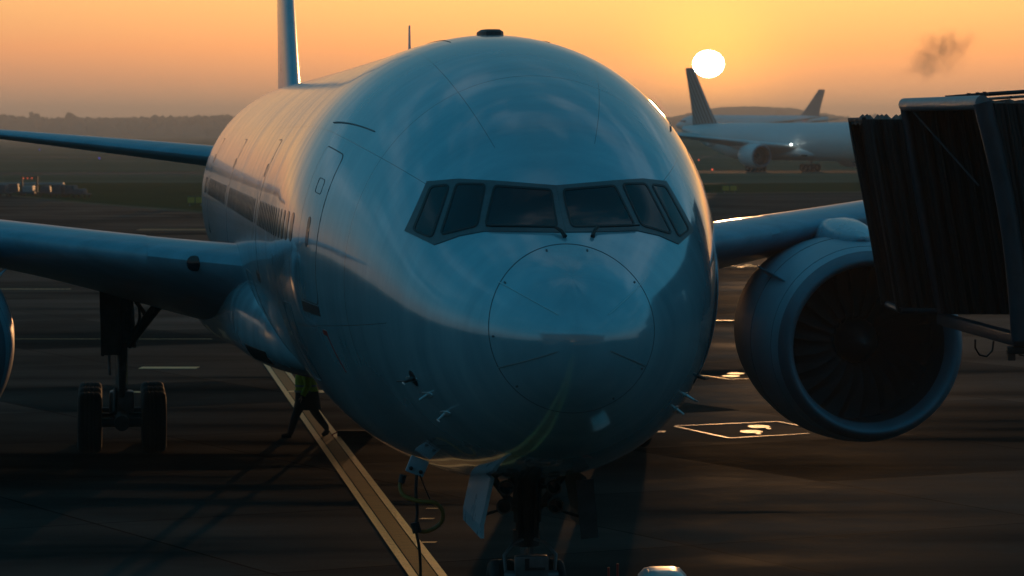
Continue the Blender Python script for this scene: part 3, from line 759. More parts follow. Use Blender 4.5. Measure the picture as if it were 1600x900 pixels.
def disc(name,x,y,rx,ry):
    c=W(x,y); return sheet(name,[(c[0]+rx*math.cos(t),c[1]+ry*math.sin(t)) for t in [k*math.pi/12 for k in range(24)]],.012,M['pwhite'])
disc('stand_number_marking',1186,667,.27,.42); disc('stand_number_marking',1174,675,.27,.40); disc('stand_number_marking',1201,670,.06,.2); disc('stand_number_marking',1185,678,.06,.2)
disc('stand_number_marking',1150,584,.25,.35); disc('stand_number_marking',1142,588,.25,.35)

# far wood and hill (far off, read as one mass)
M['wood']=simple('far_wood_foliage',(.09,.085,.055),.9,var=.4,scale=.05,spec=.1)
def far_wood():
    mb=MB(); rnd=random.Random(3)
    ico=bmesh.new(); bmesh.ops.create_icosphere(ico,subdivisions=2,radius=1); vs=[v.co.copy() for v in ico.verts]; fs=[[v.index for v in f.verts] for f in ico.faces]; ico.free()
    def prof(px):
        t=20.5+1.6*math.sin(px*.021+1)+.9*math.sin(px*.057)+.6*math.sin(px*.13+.5)
        return t
    px=-120
    while px<1700:
        hgt=prof(px)
        if 60<px<110: hgt-=1.5
        for row in range(2):
            D=4000+row*220+rnd.uniform(-60,60); k=D/5300
            H=(hgt*rnd.uniform(.82,1.06)-row*0)*k+7; 
            if rnd.random()<.05: H*=1.16
            r=rnd.uniform(3,7.5); x=(px-800)*k
            for q in range(4):
                cz=H-r*.8-q*H*.24; rr=r*(1+.45*q)
                ox,oy=rnd.uniform(-4,4),rnd.uniform(-4,4); sd=rnd.uniform(0,99)
                mb.add([(x+ox+v.x*rr*(1+.5*noise.noise(v*2.1+Vector((sd,0,0)))),D+oy+v.y*rr*.8,max(-.2,cz+v.z*rr*.95*(1+.6*noise.noise(v*2.3+Vector((0,sd,0)))))) for v in vs],fs)
        px+=rnd.uniform(2.5,5)
    return mb.build('far_wood',M['wood'])
tag(far_wood(),kind='stuff',label='hazy line of trees along the far edge of the airfield',cat='woodland')
def hill():
    mb=MB(); rows=[]
    h=pchip([(980,12),(1060,24),(1110,32),(1150,37),(1240,38),(1300,32),(1360,24),(1480,18),(1700,16)])
    for j in range(15):
        v=j/14; row=[]
        for i in range(200):
            px=980+720*i/199; D=4100+600*v; x=(px-800)*4100/5300
            z=h(px)*math.sin(math.pi*min(1,v*1.0))**.5*(1+.05*noise.noise(Vector((px*.02,v*3,0))))+1.6*noise.noise(Vector((px*.12,v*8,2)))+1.0*noise.noise(Vector((px*.4,v*8,5)))-.5
            row.append((x,D,max(z,-.5) if 0<j<14 else -.5))
        rows.append(row)
    mb.grid(rows); return mb.build('hills',M['wood'],ang=180)
tag(hill(),kind='structure')

# ================================================================== JET BRIDGE
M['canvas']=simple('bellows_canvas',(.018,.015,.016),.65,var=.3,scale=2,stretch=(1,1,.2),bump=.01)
def fold(m):
    nt=m.node_tree; L=nt.links.new; b=nt.nodes['Principled BSDF']; tc=nd(nt,'ShaderNodeTexCoord'); sp=nd(nt,'ShaderNodeSeparateXYZ'); L(tc.outputs['Object'],sp.inputs[0])
    x=mth(nt,'SUBTRACT',mth(nt,'ADD',sp.outputs[0],mth(nt,'MULTIPLY',sp.outputs[2],.17)),mth(nt,'MULTIPLY',sp.outputs[1],.1))
    w=mth(nt,'ABSOLUTE',mth(nt,'SINE',mth(nt,'MULTIPLY',x,38.0)))
    old=[l for l in nt.links if l.to_socket==b.inputs['Normal']][0].from_node
    bp=nd(nt,'ShaderNodeBump',i_Strength=1.0,i_Distance=.03); L(w,bp.inputs['Height']); L(old.outputs[0],bp.inputs['Normal']); L(bp.outputs[0],b.inputs['Normal'])
fold(M['canvas'])
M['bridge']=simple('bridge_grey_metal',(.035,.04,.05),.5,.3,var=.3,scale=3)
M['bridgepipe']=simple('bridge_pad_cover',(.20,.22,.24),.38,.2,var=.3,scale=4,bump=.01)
def jet_bridge():
    J=empty('jet_bridge',(8.0,48.5,0))
    ox,oy=8.0,48.5
    L=lambda x,y,z:Vector((x-ox,y-oy,z))
    # A : forward bellows, pleated, top pushed further towards the aircraft
    def pleat(stA,stB,y0,y1,zt,zb,lean,n,amp,name,roof=True,parent=J,ramp_=0,skew=0.0):
        """accordion shell between x=stA and x=stB (at top); y0 far, y1 near"""
        mb=MB(); rows=[]
        N=n*2
        for i in range(N+1):
            t=i/N; x=stA+(stB-stA)*t; a=amp*(1 if i%2 else -1)
            row=[]
            zt_=zt+ramp_*t
            per=[]
            K=10
            for k in range(K+1):
                z=zb+(zt_-zb)*k/K; per.append((y1-a*.8,z))
            for k in range(1,9):
                per.append((y1+(y0-y1)*k/9,zt_+a+.02*math.sin(k*2.1+i)))
            for k in range(K+1):
                z=zt_+(zb-zt_)*k/K; per.append((y0+a*.8,z))
            for (y,z) in per:
                q=max(0.0,(zt_-z)/(zt_-zb)); sag=.06*math.sin(q*math.pi)
                row.append(L(x+lean*(q**1.3)+sag+skew*(1-t)*(y0-y)/(y0-y1),y,z))
            rows.append(row)
        mb.grid(rows,False); return mb.build(name,M['canvas'],parent,ang=20)
    A=pleat(5.30,6.12,53.2,51.3,7.22,4.32,.52,3,.07,'forward_bellows')
    mb=MB(); mb.tube([L(5.88,51.2,4.33),L(6.55,51.2,4.32)],.05,8); mb.tube([L(5.88,53.2,4.33),L(6.55,53.2,4.32)],.05,8); mb.tube([L(5.88,51.2,4.33),L(5.88,53.2,4.33)],.05,8); mb.build('bellows_sill',M['bridge'],A)
    mb=MB()
    pts=[L(5.29+.52*(q**1.3)+.06*math.sin(q*math.pi),53.15,7.25-(7.25-4.32)*q) for q in [k/12 for k in range(13)]]
    mb.tube(pts,.03,8); pts=[p+Vector((0,-2.15,0)) for p in pts]; mb.tube(pts,.03,8); mb.tube([L(5.29,51,7.22),L(5.29,53.15,7.22)],.03,8); mb.build('bumper_edge',M['canvas'],A)
    # B : hoop frame
    top_f=L(5.93,51.2,7.44); top_n=L(6.38,46.0,7.43); bot_f=L(6.50,51.2,4.25); bot_n=L(6.90,46.0,4.20)
    def bow(a,b,c,n=14): return [a+(b-a)*(k/n)+Vector((c,0,0))*math.sin(math.pi*k/n) for k in range(n+1)]
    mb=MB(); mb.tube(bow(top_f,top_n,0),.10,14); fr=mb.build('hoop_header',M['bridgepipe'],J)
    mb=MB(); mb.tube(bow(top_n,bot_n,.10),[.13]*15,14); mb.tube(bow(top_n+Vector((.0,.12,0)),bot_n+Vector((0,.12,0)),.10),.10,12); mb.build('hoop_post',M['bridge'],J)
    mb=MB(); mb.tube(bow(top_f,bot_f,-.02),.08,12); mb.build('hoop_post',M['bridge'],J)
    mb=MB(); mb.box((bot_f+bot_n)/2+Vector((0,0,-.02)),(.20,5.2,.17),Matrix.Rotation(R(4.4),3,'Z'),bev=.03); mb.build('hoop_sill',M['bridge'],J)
    mb=MB(); mb.tube([top_f+Vector((.05,-.6,-.1)),L(6.75,49.0,6.25)],.015,6); mb.build('stay_cable',M['bridge'],J)
    # cab behind hoop : pleated back curtain, roof, floor, sides
    C=pleat(5.97,9.4,51.15,46.0,7.42,4.28,.5,17,.05,'cab_bellows',ramp_=.0,skew=.48)
    # the nearer accordion hood with slanting roof battens
    mb=MB()
    for k in range(11):
        x=6.75+k*.26; mb.tube([L(x,45.85,7.50+.018*k),L(x+.05,51.1,7.50+.018*k)],.022,6)
    for y in (46.3,47.4,48.6,49.8,50.9): mb.tube([L(6.5,y,7.55),L(9.4,y,7.74)],.03,6)
    mb.build('roof_battens',M['bridge'],J)
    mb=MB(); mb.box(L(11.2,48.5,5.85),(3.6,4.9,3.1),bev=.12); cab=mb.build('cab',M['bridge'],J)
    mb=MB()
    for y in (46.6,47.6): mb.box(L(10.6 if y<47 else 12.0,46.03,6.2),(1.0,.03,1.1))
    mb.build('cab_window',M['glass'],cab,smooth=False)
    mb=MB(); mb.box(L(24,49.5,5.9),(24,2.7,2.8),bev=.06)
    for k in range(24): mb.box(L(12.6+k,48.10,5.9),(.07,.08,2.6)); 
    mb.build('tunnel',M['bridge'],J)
    mb=MB()
    for y in (48.6,50.4): mb.box(L(17,y,2.6),(.35,.35,4.2))
    mb.box(L(17,49.5,.95),(.6,3.4,.4),bev=.05); lg=mb.build('lift_column',M['bridge'],J)
    for y in (47.9,51.1):
        t=MB();r=MB(); tyre(t,r,tuple(L(17,y,.6)),.6,.4); w=t.build('wheel',M['rubber'],lg,ang=50); r.build('rim',M['gear'],w)
    mb=MB(); mb.tube([L(34,49.5,4.6),L(34,49.5,0)],.5,24); mb.build('rotunda_column',M['bridge'],J)
    # knobs on the roof edge and hanging hook under the sill
    for y in (47.9,47.0,46.3): MB().tube([L(6.45,y,7.50),L(6.45,y,7.58)],[.02,.028],8).build('roof_bolt',M['bridge'],J)
    mb=MB(); mb.tube([L(6.50,47.6,4.12),L(6.50,47.6,4.0),L(6.56,47.6,3.90),L(6.66,47.6,3.88),L(6.74,47.6,3.96),L(6.76,47.6,4.1)],.014,8); mb.build('hanging_cable',M['blackbox'],J)
    mb=MB(); mb.box(L(6.88,46.2,4.06),(.28,.18,.10),bev=.02); mb.box(L(6.80,46.2,3.98),(.10,.1,.12)); mb.tube([L(6.9,46.2,4.0),L(7.02,46.2,3.97),L(7.05,46.2,4.1)],.012,6); mb.build('floor_sensor',M['blackbox'],J)
    return J
tag(jet_bridge(),'dark boarding bridge with pleated canvas hood reaching in from the right edge','jet bridge')

# ================================================================== TERMINAL behind the camera (mirrored in the nose)
def terminal():
    T=empty('terminal_building',(12,-9,0))
    conc=simple('terminal_cladding',(.10,.11,.12),.6,var=.25,scale=.4)
    mb=MB(); mb.box((0,-14,10),(110,28,20)); mb.build('wall',conc,T,smooth=False)
    mb=MB(); mb.box((0,-13.6,20.4),(116,32,.8),bev=.1); mb.box((-10,-16,22),(40,14,2.4)); mb.build('roof',conc,T,smooth=False)
    g=glass('terminal_glass',(.02,.03,.035),.08)
    for k in range(12):
        mb=MB(); mb.box((-50+k*9.1,.06,7.4),(8.2,.1,4.4)); w=mb.build('window',g,T,smooth=False)
        for q in (-2.7,0,2.7): MB().box((-50+k*9.1+q,.15,7.4),(.12,.12,4.4)).build('mullion',M['bridge'],w,smooth=False)
    return T
tag(terminal(),'long dark terminal building behind the viewer, mirrored in the airliner nose','building')

# ================================================================== PERSON
def skinned(name,verts,edges,radii,mat,parent=None,sub=2,root=0):
    me=bpy.data.meshes.new(name); me.from_pydata(verts,edges,[]); me.update()
    o=bpy.data.objects.new(name,me); COL.objects.link(o); o.parent=parent
    m=o.modifiers.new('skin','SKIN'); m.use_smooth_shade=True
    for i,r in enumerate(radii):
        sv=me.skin_vertices[0].data[i]; sv.radius=(r if hasattr(r,'__len__') else (r,r)); sv.use_root=(i==root)
    s=o.modifiers.new('sub','SUBSURF'); s.levels=sub; s.render_levels=sub
    me.materials.append(mat)
    return o
def person():
    x,y=W(478,683); Pn=empty('person',(x,y,0),0); Pn.scale=(1.06,1.06,1.06)
    dk=simple('dark_trousers',(.014,.014,.018),.85,var=.3,scale=12)
    skin_=simple('skin',(.35,.2,.14),.55,var=.1)
    hv=simple('hi_vis_fabric',(.42,.62,.05),.8,var=.3,scale=7)
    tape=simple('reflective_tape',(.28,.30,.24),.4,.3,var=.1)
    hair=simple('dark_cap',(.02,.02,.022),.8,var=.2)
    # walking to the left (-x): front leg left, rear leg right with the heel up
    v=[(0,0,.94),(0,0,1.12),(.01,0,1.30),(.0,0,1.46),(-.02,0,1.55),(-.045,0,1.66),(-.05,0,1.76),   #0-6
       (-.02,-.09,.90),(-.21,-.10,.50),(-.33,-.10,.10),(-.39,-.11,.045),(-.51,-.11,.035),          #7-11 front leg (near)
       (.02,.09,.90),(.20,.10,.52),(.44,.11,.20),(.45,.11,.12),(.37,.11,.04),                       #12-16 rear leg
       (.0,-.19,1.42),(.06,-.24,1.14),(-.06,-.22,.92),(-.10,-.21,.84),
       (.0,.19,1.42),(-.02,.24,1.14),(-.14,.22,.95),(-.19,.21,.89)]
    e=[(0,1),(1,2),(2,3),(3,4),(4,5),(5,6),(0,7),(7,8),(8,9),(9,10),(10,11),(0,12),(12,13),(13,14),(14,15),(15,16),(3,17),(17,18),(18,19),(19,20),(3,21),(21,22),(22,23),(23,24)]
    r=[(.13,.16),(.12,.15),(.13,.17),(.10,.13),(.055,.055),(.09,.075),(.075,.065),(.135,.12),(.10,.095),(.075,.07),(.055,.05),(.04,.03),(.135,.12),(.10,.095),(.075,.07),(.045,.045),(.04,.035),
       (.06,.06),(.047,.047),(.035,.035),(.03,.02),(.06,.06),(.047,.047),(.035,.035),(.03,.02)]
    skinned('body',v,e,r,dk,Pn)
    hd=MB(); rows=[]
    for i in range(9):
        t=i/8; z=1.57+.235*t; rr=.086*math.sin(math.pi*(.12+.80*t))**.6
        rows.append([Vector((-.05+rr*1.15*math.cos(a)-(.03*math.exp(-((t-.42)/.12)**2) if abs(a-math.pi)<.3 else 0),rr*.85*math.sin(a),z)) for a in [k*math.pi/10 for k in range(20)]])
    hd.grid(rows,True,True,True); hd.build('head',skin_,Pn,ang=80)
    mb=MB(); mb.lathe([(0,.10),(.05,.098),(.09,.07),(.105,.001)],(-.045,0,1.70),Matrix.Rotation(R(90),3,'X'),20); mb.box((-.14,0,1.71),(.09,.13,.012),bev=.004); mb.build('cap',hair,Pn)
    # jacket shell : torso + skirt + sleeves
    rows=[]
    for z,a,b,c in ((.60,.31,.23,.04),(.78,.275,.215,.03),(1.0,.25,.21,.02),(1.10,.235,.205,.01),(1.25,.23,.22,.0),(1.38,.215,.235,.0),(1.46,.155,.18,-.0),(1.53,.08,.085,-.015)):
        rows.append([Vector((c+a*math.cos(t)*(1+.04*math.sin(3*t+z*9)),b*math.sin(t),z)) for t in [k*math.pi/14 for k in range(28)]])
    MB().grid([r_ for r_ in rows[:3]],True).build('coat',dk,Pn)
    vest=MB().grid([[p*1.0 for p in r_] for r_ in rows[2:]],True).build('hi_vis_jacket',hv,Pn)
    for i,z in enumerate((1.0,1.12)):
        a_,b_=(.258,.214) if i==0 else (.242,.212)
        MB().grid([[Vector((.005+(a_)*math.cos(t)*(1+.04*math.sin(3*t+z*9)),b_*math.sin(t),z+dz)) for t in [k*math.pi/14 for k in range(28)]] for dz in (-.022,.022)],True).build('reflective_band',tape,vest)
    for q,pts in ((-1,[(0,-.17,1.43),(.03,-.23,1.28),(.06,-.245,1.13),(-.0,-.235,1.02),(-.055,-.225,.93)]),(1,[(0,.17,1.43),(-.01,.23,1.28),(-.02,.245,1.14),(-.08,.235,1.04),(-.135,.225,.96)])):
        MB().tube(pts,[.10,.088,.078,.07,.062],14).build('sleeve',hv,vest)
        h=pts[-1]; mb=MB(); mb.box((h[0]-.03,h[1],h[2]-.06),(.035,.075,.09),bev=.012)
        for k in range(4): mb.tube([(h[0]-.03,h[1]-.028+.019*k,h[2]-.10),(h[0]-.04,h[1]-.028+.019*k,h[2]-.14),(h[0]-.052,h[1]-.026+.018*k,h[2]-.168+.004*abs(k-1))],[.0095,.009,.007],6)
        mb.tube([(h[0]-.045,h[1],h[2]-.05),(h[0]-.075,h[1],h[2]-.085),(h[0]-.08,h[1],h[2]-.115)],[.011,.010,.008],6); mb.build('hand',skin_,Pn)
    for pts in ([(-.31,-.10,.05),(-.37,-.105,.05),(-.52,-.11,.035)],[(.465,.11,.15),(.43,.11,.09),(.35,.11,.03)]):
        MB().tube(pts,[.058,.062,.04],12).build('boot',dk,Pn)
    return Pn
tag(person(),'person in dark coat and green hi-vis jacket walking left across the painted line','person')

# ================================================================== small ground things
def chock():
    x,y=W(556,682); T=empty('wheel_chock',(x,y,0),0)
    mb=MB(); mb.box((0,0,.07),(.85,.2,.14),bev=.03); mb.build('block',M['rubber'],T)
    mb=MB(); mb.tube([(-.42,-.02,.10),(-.52,-.03,.06),(-.55,0,.02)],.015,6); mb.build('rope',M['red'],T)
    return T
tag(chock(),'low black rubber chock lying beside the painted line behind the walking person','wheel chock')
ya=simple('yellow_hose',(.36,.15,.02),.5,var=.3)
def cable(name,pts,r,m):
    # smooth curve through pts
    P_=[Vector(p) for p in pts]; out=[]
    for i in range(len(P_)-1):
        p0=P_[max(0,i-1)];p1=P_[i];p2=P_[i+1];p3=P_[min(len(P_)-1,i+2)]
        for k in range(8):
            t=k/8; out.append(.5*((2*p1)+(p2-p0)*t+(2*p0-5*p1+4*p2-p3)*t*t+(3*p1-p0-3*p2+p3)*t**3))
    out.append(P_[-1]); return MB().tube(out,r,10).build(name,m)
def wp(px,py,D): return ((px-800)*D/5300.,D,CAM_H-(py-204)*D/5300.)
def power_cable():
    T=empty('ground_power_cable',(wp(655,900,47.2)[0],47.2,0))
    D=47.2; o=T.location
    def mk(name,pp,r,m):
        c=cable(name,[Vector(wp(a,b,D+d))-Vector(o) for a,b,d in pp],r,m); c.parent=T; return c
    mk('yellow_hose',[(630,745,0),(625,760,0),(632,775,-.05),(655,783,-.1),(680,786,-.1),(692,800,0),(688,818,.1),(668,830,.1),(650,829,0)],.030,ya)
    mk('hanging_lead',[(651,742,0),(650,770,0),(652,800,0),(650,826,0),(655,855,0),(657,890,.1),(656,935,.1),(660,1000,0)],.022,M['blackbox'])
    mk('thin_lead',[(656,742,0),(665,765,0),(672,780,0)],.010,M['blackbox'])
    mk('plug',[(648,816,0),(652,832,0)],.065,M['blackbox']); mk('plug',[(630,742,0),(627,754,0)],.05,M['blackbox'])
    return T
tag(power_cable(),'looped yellow and black power cable hanging from the open panel under the nose','cable')
def gpu():
    # small service cart standing in front of the nose wheels, only its white top shows
    D=43.4; x=(1037-800)*D/5300; T=empty('service_cart',(x,D,0))
    wh=simple('cart_white_paint',(.75,.74,.70),.3,var=.08,coat=.5)
    mb=MB(); mb.box((0,.2,.75),(.58,.9,.9),bev=.05); b=mb.build('body',M['bridge'],T)
    mb=MB(); rows=[]
    for i in range(9):
        t=-.31+.62*i/8; e=abs(t)/.31; z=1.415-.10*e**6
        rows.append([Vector((t,y,z-.05*(abs(y-.2)/.5)**4)) for y in [-.25+.9*k/10 for k in range(11)]]+[Vector((t,y,z-.16)) for y in [.65-.9*k/10 for k in range(11)]])
    mb.grid(rows,True,True,True); mb.build('roof',wh,T)
    mb=MB(); 
    for a in (-.24,.24):
        for c in (-.15,.55): mb.tube([(a,c,1.15),(a,c,1.3)],.02,6)
    mb.build('roof_post',M['gear'],T)
    for a in (-.26,.26):
        for c in (-.1,.5):
            t=MB();r=MB(); tyre(t,r,(a,c,.2),.2,.12); w=t.build('wheel',M['rubber'],T); r.build('rim',M['gear'],w)
    return T
tag(gpu(),'small service cart with rounded white top at the bottom edge, right of the nose wheels','service cart')
for k,(px,D) in enumerate(((951,47.0),(965,47.3))):
    x=(px-800)*D/5300; T=empty('marker_post',(x,D,0))
    MB().tube([(0,0,.05),(0,0,1.0+.01*k)],.017,8).build('rod',M['red'],T); MB().lathe([(-.05,.10),(-.0,.07),(0,.001)],(0,0,.05),Matrix.Rotation(R(90),3,'X'),16).build('base',M['rubber'],T)
    tag(T,('left' if k==0 else 'right')+' one of the two thin red posts at the bottom edge beside the cart','post','thin red posts by the cart')

# taxiway signs
M['sign']=simple('sign_yellow_face',(.45,.27,.02),.5,var=.1)
def sign(px,py,w,h,label,faces=2):
    x,y=W(px,py); T=empty('airfield_sign',(x,y,0))
    MB().box((0,0,.25+h/2),(w,.2,h),bev=.03).build('housing',M['blackbox'],T,smooth=False)
    for k in range(faces):
        fw=w/faces-.1; MB().box((-w/2+w/faces*(k+.5),-.115,.25+h/2),(fw,.03,h-.1)).build('face',M['sign'],T,smooth=False)
    for q in (-.35,.35): MB().tube([(w*q,0,0),(w*q,0,.27)],.05,8).build('leg',M['gear'],T)
    tag(T,label,'sign','yellow taxiway signs'); return T
sign(305,322,1.5,.65,'yellow taxiway sign on the grass left of the airliner body')
sign(1140,302,1.7,.65,'yellow taxiway sign on the grass above the right wing')

# taxiway lights
def small_light(px,py,m,label,group):
    x,y=W(px,py); T=empty('taxiway_light',(x,y,0)); MB().tube([(0,0,0),(0,0,.32)],.05,8).build('stem',M['gear'],T)
    MB().lathe([(-.0,.10),(.12,.12),(.22,.08),(.26,.001)],(0,0,.55),Matrix.Rotation(R(-90),3,'X'),10).build('lamp',m,T); tag(T,label,'light',group)
small_light(155,250,M['lamp_blue'],'blue taxiway light in the field, nearest the airliner body','blue taxiway edge lights')
small_light(62,236,M['lamp_blue'],'blue taxiway light far left under the tailplane','blue taxiway edge lights')
small_light(1092,253,M['lamp_red'],'red light glowing in the grass below the far airliner wing','red ground lights')
small_light(1113,269,M['lamp_red'],'fainter red light on the grass closer to the yellow sign','red ground lights')

# ground equipment row at far left
eqw=simple('equipment_white',(.22,.23,.23),.5,var=.15); eqd=simple('equipment_dark',(.04,.04,.045),.6,var=.3)
def loader():
    x,y=W(45,306); T=empty('baggage_loader',(x,y,0))
    MB().box((0,0,.75),(1.1,2.2,.7),bev=.06).build('cab',eqw,T,smooth=False)
    MB().box((0,0,.35),(1.5,3.2,.2),bev=.03).build('chassis',eqd,T,smooth=False)
    for q in (-.72,.9):
        p=MB().box((q,0,1.15),(.16,.3,1.9)).build('mast',eqd,T,smooth=False)
    MB().box((.1,0,2.0),(1.8,.3,.1)).build('crossbar',eqd,T,smooth=False)
    for q in (-.55,-.1,.35): MB().box((q,-.17,1.9),(.10,.04,.07)).build('tail_lamp',M['lamp_red'],T,smooth=False)
    for q in (-.6,.6):
        t=MB();r=MB();tyre(t,r,(q,-1.0,.3),.3,.2);w=t.build('wheel',M['rubber'],T);r.build('rim',M['gear'],w)
        t=MB();r=MB();tyre(t,r,(q,1.0,.3),.3,.2);w=t.build('wheel',M['rubber'],T);r.build('rim',M['gear'],w)
    return T
tag(loader(),'white cargo loader with two dark masts and red lamps, far left','loader')
def dolly(px,py,h):
    x,y=W(px,py); T=empty('baggage_dolly',(x,y,0),random.uniform(-.2,.2))
    MB().box((0,0,.4),(1.5,2.4,.12),bev=.02).build('deck',eqd,T,smooth=False)
    MB().box((random.uniform(-.2,.2),0,.45+h/2),(1.1,1.8,h),bev=.12,taper=.85).build('load',eqd,T)
    for q in (-.55,.55):
        for s_ in (-.9,.9):
            t=MB();r=MB();tyre(t,r,(q,s_,.2),.2,.12);t.build('wheel',M['rubber'],T)
    return T
for k,(px,py,h) in enumerate(((6,307,.8),(24,306,.9),(72,307,.7),(92,308,.9),(112,308,.8),(128,309,.5))):
    nm=['leftmost','second from the left','just right of the white loader','fourth from the left','fifth from the left','rightmost'][k]
    tag(dolly(px,py,h),'dark loaded dolly, '+nm+' in the far left row','dolly','loaded dollies parked at the far left')
x,y=W(50,297)
T=empty('flatbed_trailer',(x,y,0)); MB().box((0,0,.75),(7.5,1.2,.25),bev=.03).build('deck',eqw,T,smooth=False)
for q in (-3,-2,2,3):
    t=MB();r=MB();tyre(t,r,(q,-.5,.33),.33,.2);t.build('wheel',M['rubber'],T)
tag(T,'long pale flatbed trailer behind the row of dark dollies','trailer')

# ================================================================== SMOKE, HAZE
def smoke():
    m=bpy.data.materials.new('smoke'); m.use_nodes=True; nt=m.node_tree; nt.nodes.clear(); L=nt.links.new
    out=nd(nt,'ShaderNodeOutputMaterial'); pv=nd(nt,'ShaderNodeVolumePrincipled'); L(pv.outputs[0],out.inputs['Volume'])
    pv.inputs['Color'].default_value=(.35,.28,.24,1)
    tc=nd(nt,'ShaderNodeTexCoord'); nz=nd(nt,'ShaderNodeTexNoise',i_Scale=.05,i_Detail=6.0,i_Roughness=.65); L(tc.outputs['Object'],nz.inputs['Vector'])
    wz=nd(nt,'ShaderNodeTexNoise',i_Scale=.04,i_Detail=5.0,i_Roughness=.65); L(tc.outputs['Object'],wz.inputs['Vector'])
    w1=nd(nt,'ShaderNodeVectorMath',operation='SUBTRACT'); L(wz.outputs['Color'],w1.inputs[0]); w1.inputs[1].default_value=(.5,.5,.5)
    w2=nd(nt,'ShaderNodeVectorMath',operation='SCALE'); L(w1.outputs[0],w2.inputs[0]); w2.inputs[3].default_value=75
    w3=nd(nt,'ShaderNodeVectorMath',operation='ADD'); L(tc.outputs['Object'],w3.inputs[0]); L(w2.outputs[0],w3.inputs[1])
    # plume bends to the right : distance from a rising curve
    sp=nd(nt,'ShaderNodeSeparateXYZ'); L(w3.outputs[0],sp.inputs[0])
    cx=mth(nt,'MULTIPLY',sp.outputs[2],.75)
    dx=mth(nt,'SUBTRACT',sp.outputs[0],cx)
    w=mth(nt,'ADD',42.0,mth(nt,'MULTIPLY',sp.outputs[2],.12))
    d=mth(nt,'DIVIDE',mth(nt,'SQRT',mth(nt,'ADD',mth(nt,'MULTIPLY',dx,dx),mth(nt,'MULTIPLY',sp.outputs[1],sp.outputs[1]))),w)
    fall=mth(nt,'SUBTRACT',1.0,d,clamp=True)
    endf=mth(nt,'SUBTRACT',1.0,mth(nt,'POWER',mth(nt,'DIVIDE',mth(nt,'ABSOLUTE',sp.outputs[2]),27.0),3.0),clamp=True)
    den=mth(nt,'MULTIPLY',mth(nt,'SUBTRACT',nz.outputs[0],.40,clamp=True),mth(nt,'MULTIPLY',fall,endf)); den=mth(nt,'MULTIPLY',den,.17)
    L(den,pv.inputs['Density'])
    D=4000; o=MB().box((0,0,0),(170,90,86)).build('smoke',m,smooth=False)
    o.location=((1466-800)*D/5300,D,CAM_H+(204-85)*D/5300)
    tag(o,'faint dark smoke plume drifting in the orange sky above the jet bridge','smoke',kind='stuff')
smoke()
HAZE=.00027
def haze():
    m=bpy.data.materials.new('haze'); m.use_nodes=True; nt=m.node_tree; nt.nodes.clear()
    out=nd(nt,'ShaderNodeOutputMaterial'); pv=nd(nt,'ShaderNodeVolumePrincipled'); nt.links.new(pv.outputs[0],out.inputs['Volume'])
    pv.inputs['Color'].default_value=(.95,.86,.76,1); pv.inputs['Density'].default_value=HAZE; pv.inputs['Anisotropy'].default_value=.3
    o=MB().box((0,2625,21.5),(5600,5950,45)).build('haze',m,smooth=False); tag(o,kind='stuff',label='thin brown morning haze over the whole airfield',cat='haze')
haze()

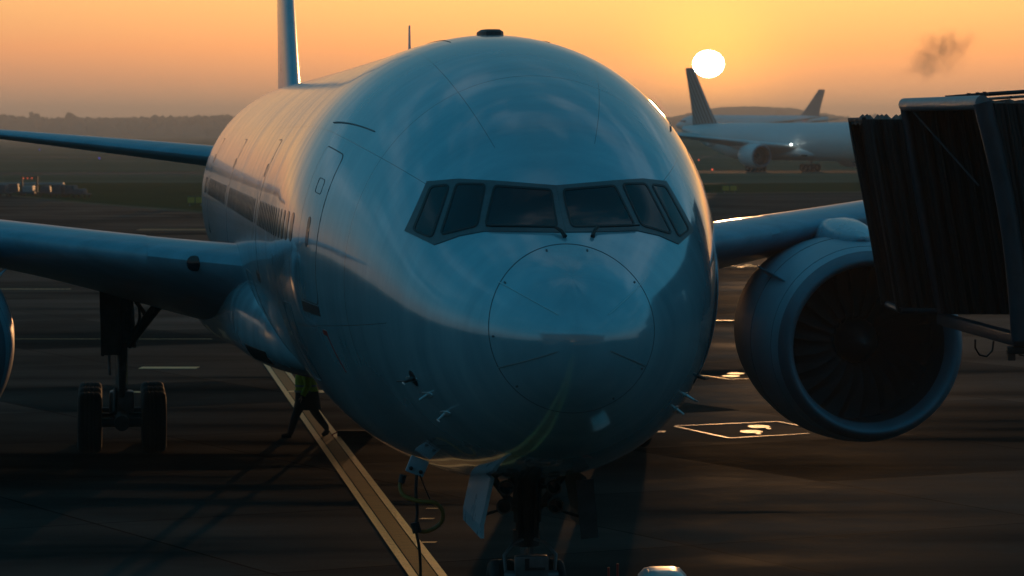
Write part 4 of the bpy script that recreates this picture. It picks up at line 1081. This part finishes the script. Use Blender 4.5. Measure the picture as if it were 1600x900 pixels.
# ================================================================== SKY, SUN, CAMERA
def world():
    w=bpy.data.worlds.new('World'); SC.world=w; w.use_nodes=True; nt=w.node_tree; L=nt.links.new
    nt.nodes.clear(); out=nd(nt,'ShaderNodeOutputWorld'); bg=nd(nt,'ShaderNodeBackground'); L(bg.outputs[0],out.inputs[0])
    sky=nd(nt,'ShaderNodeTexSky'); sky.sky_type='NISHITA'; sky.sun_disc=False; sky.sun_elevation=SUN_EL; sky.sun_rotation=SUN_AZ; sky.dust_density=2.0; sky.ozone_density=3.0; sky.altitude=100
    tc=nd(nt,'ShaderNodeTexCoord'); sp=nd(nt,'ShaderNodeSeparateXYZ'); L(tc.outputs['Generated'],sp.inputs[0])
    el=mth(nt,'MULTIPLY',mth(nt,'ARCSINE',sp.outputs[2]),180/math.pi)
    # ramp positions on sqrt(elev/90)
    e=mth(nt,'SQRT',mth(nt,'DIVIDE',mth(nt,'MAXIMUM',el,0.0),90.0))
    q=lambda d:math.sqrt(d/90.0)
    warm=ramp(nt,[(0,(.46,.34,.24)),(q(.4),(.52,.35,.23)),(q(.9),(.90,.41,.20)),(q(1.4),(1.24,.49,.18)),(q(2.3),(1.38,.68,.22)),(q(4),(.62,.40,.23)),(q(7),(.20,.24,.22)),(q(14),(.05,.15,.19)),(1,(.008,.085,.14))],e)
    cool=ramp(nt,[(0,(.06,.085,.10)),(q(3),(.115,.14,.155)),(q(7),(.10,.19,.23)),(q(15),(.03,.17,.25)),(q(40),(.010,.14,.23)),(1,(.008,.085,.14))],e)
    # azimuth factor
    hz=nd(nt,'ShaderNodeVectorMath',operation='MULTIPLY'); hz.inputs[1].default_value=(1,1,0); L(tc.outputs['Generated'],hz.inputs[0])
    nn=nd(nt,'ShaderNodeVectorMath',operation='NORMALIZE'); L(hz.outputs[0],nn.inputs[0])
    dt=nd(nt,'ShaderNodeVectorMath',operation='DOT_PRODUCT'); L(nn.outputs[0],dt.inputs[0]); dt.inputs[1].default_value=(math.sin(SUN_AZ),math.cos(SUN_AZ),0)
    a=mth(nt,'POWER',mth(nt,'MULTIPLY_ADD',dt.outputs['Value'],.5,.5),20.0)
    mx=nd(nt,'ShaderNodeMix',data_type='RGBA'); L(a,mx.inputs[0]); L(cool.outputs[0],mx.inputs[6]); L(warm.outputs[0],mx.inputs[7])
    # angular distances from the sun (degrees)
    az=mth(nt,'MULTIPLY',mth(nt,'SUBTRACT',mth(nt,'ARCTAN2',sp.outputs[0],sp.outputs[1]),SUN_AZ),180/math.pi)
    de=mth(nt,'SUBTRACT',el,math.degrees(SUN_EL))
    def gau(sx,sy):
        r=mth(nt,'ADD',mth(nt,'POWER',mth(nt,'DIVIDE',az,sx),2.0),mth(nt,'POWER',mth(nt,'DIVIDE',de,sy),2.0)); return r
    g1=mth(nt,'EXPONENT',mth(nt,'MULTIPLY',gau(7.5,2.4),-1.0)); g2=mth(nt,'EXPONENT',mth(nt,'MULTIPLY',gau(1.2,1.0),-1.0)); 
    disc=mth(nt,'LESS_THAN',gau(.262,.226),1.0)
    def addc(base,fac,col):
        s=nd(nt,'ShaderNodeVectorMath',operation='SCALE'); s.inputs[0].default_value=col; L(fac,s.inputs[3])
        t=nd(nt,'ShaderNodeVectorMath',operation='ADD'); L(base,t.inputs[0]); L(s.outputs[0],t.inputs[1]); return t.outputs[0]
    # soft high cloud, pinkish, only lightens the upper sky (away from the frame)
    cm=nd(nt,'ShaderNodeMapping'); cm.inputs['Scale'].default_value=(1.2,1.2,5.0); L(tc.outputs['Generated'],cm.inputs[0])
    cn=nd(nt,'ShaderNodeTexNoise',i_Scale=2.2,i_Detail=6.0,i_Roughness=.55); L(cm.outputs[0],cn.inputs['Vector'])
    cf=mth(nt,'MULTIPLY',mth(nt,'SUBTRACT',cn.outputs[0],.50,clamp=True),5.0,clamp=True)
    cf=mth(nt,'MULTIPLY',cf,mth(nt,'MULTIPLY',mth(nt,'SUBTRACT',el,4.0),.12,clamp=True),clamp=True)
    c=addc(mx.outputs[2],g1,(.32,.11,.0)); c=addc(c,g2,(.9,.32,.02)); c=addc(c,cf,(.03,.05,.06)); c=addc(c,mth(nt,'MULTIPLY',cf,mth(nt,'POWER',a,.25)),(.17,.11,.08))
    sc=nd(nt,'ShaderNodeVectorMath',operation='SCALE'); L(sky.outputs[0],sc.inputs[0]); sc.inputs[3].default_value=.015
    ad=nd(nt,'ShaderNodeVectorMath',operation='ADD'); L(c,ad.inputs[0]); L(sc.outputs[0],ad.inputs[1])
    c=addc(ad.outputs[0],disc,(40,34,22))
    L(c,bg.inputs[0]); bg.inputs[1].default_value=1.0
world()
sl=bpy.data.lights.new('sun','SUN'); sl.energy=1.6; sl.angle=R(.5); sl.color=(1,.50,.20)
so=bpy.data.objects.new('sun',sl); COL.objects.link(so); so.rotation_euler=(-SUN_DIR).to_track_quat('-Z','Y').to_euler()
cam=bpy.data.cameras.new('camera'); co=bpy.data.objects.new('camera',cam); COL.objects.link(co); SC.camera=co
co.location=(0,0,CAM_H); co.rotation_euler=(R(90),0,0)
cam.sensor_width=36; cam.lens=36*5300/1600; cam.shift_y=-(450-204)/1600; cam.clip_start=.5; cam.clip_end=20000
cam.dof.use_dof=True; cam.dof.focus_distance=46; cam.dof.aperture_fstop=4.0
SC.view_settings.view_transform='Standard'; SC.view_settings.look='None'; SC.view_settings.exposure=0; SC.view_settings.gamma=1
SC.render.engine='CYCLES'; SC.cycles.use_denoising=True; SC.cycles.max_bounces=6; SC.cycles.volume_bounces=1; SC.cycles.transparent_max_bounces=6
SC.cycles.sample_clamp_indirect=8; SC.cycles.caustics_reflective=False; SC.cycles.caustics_refractive=False; SC.cycles.blur_glossy=.5
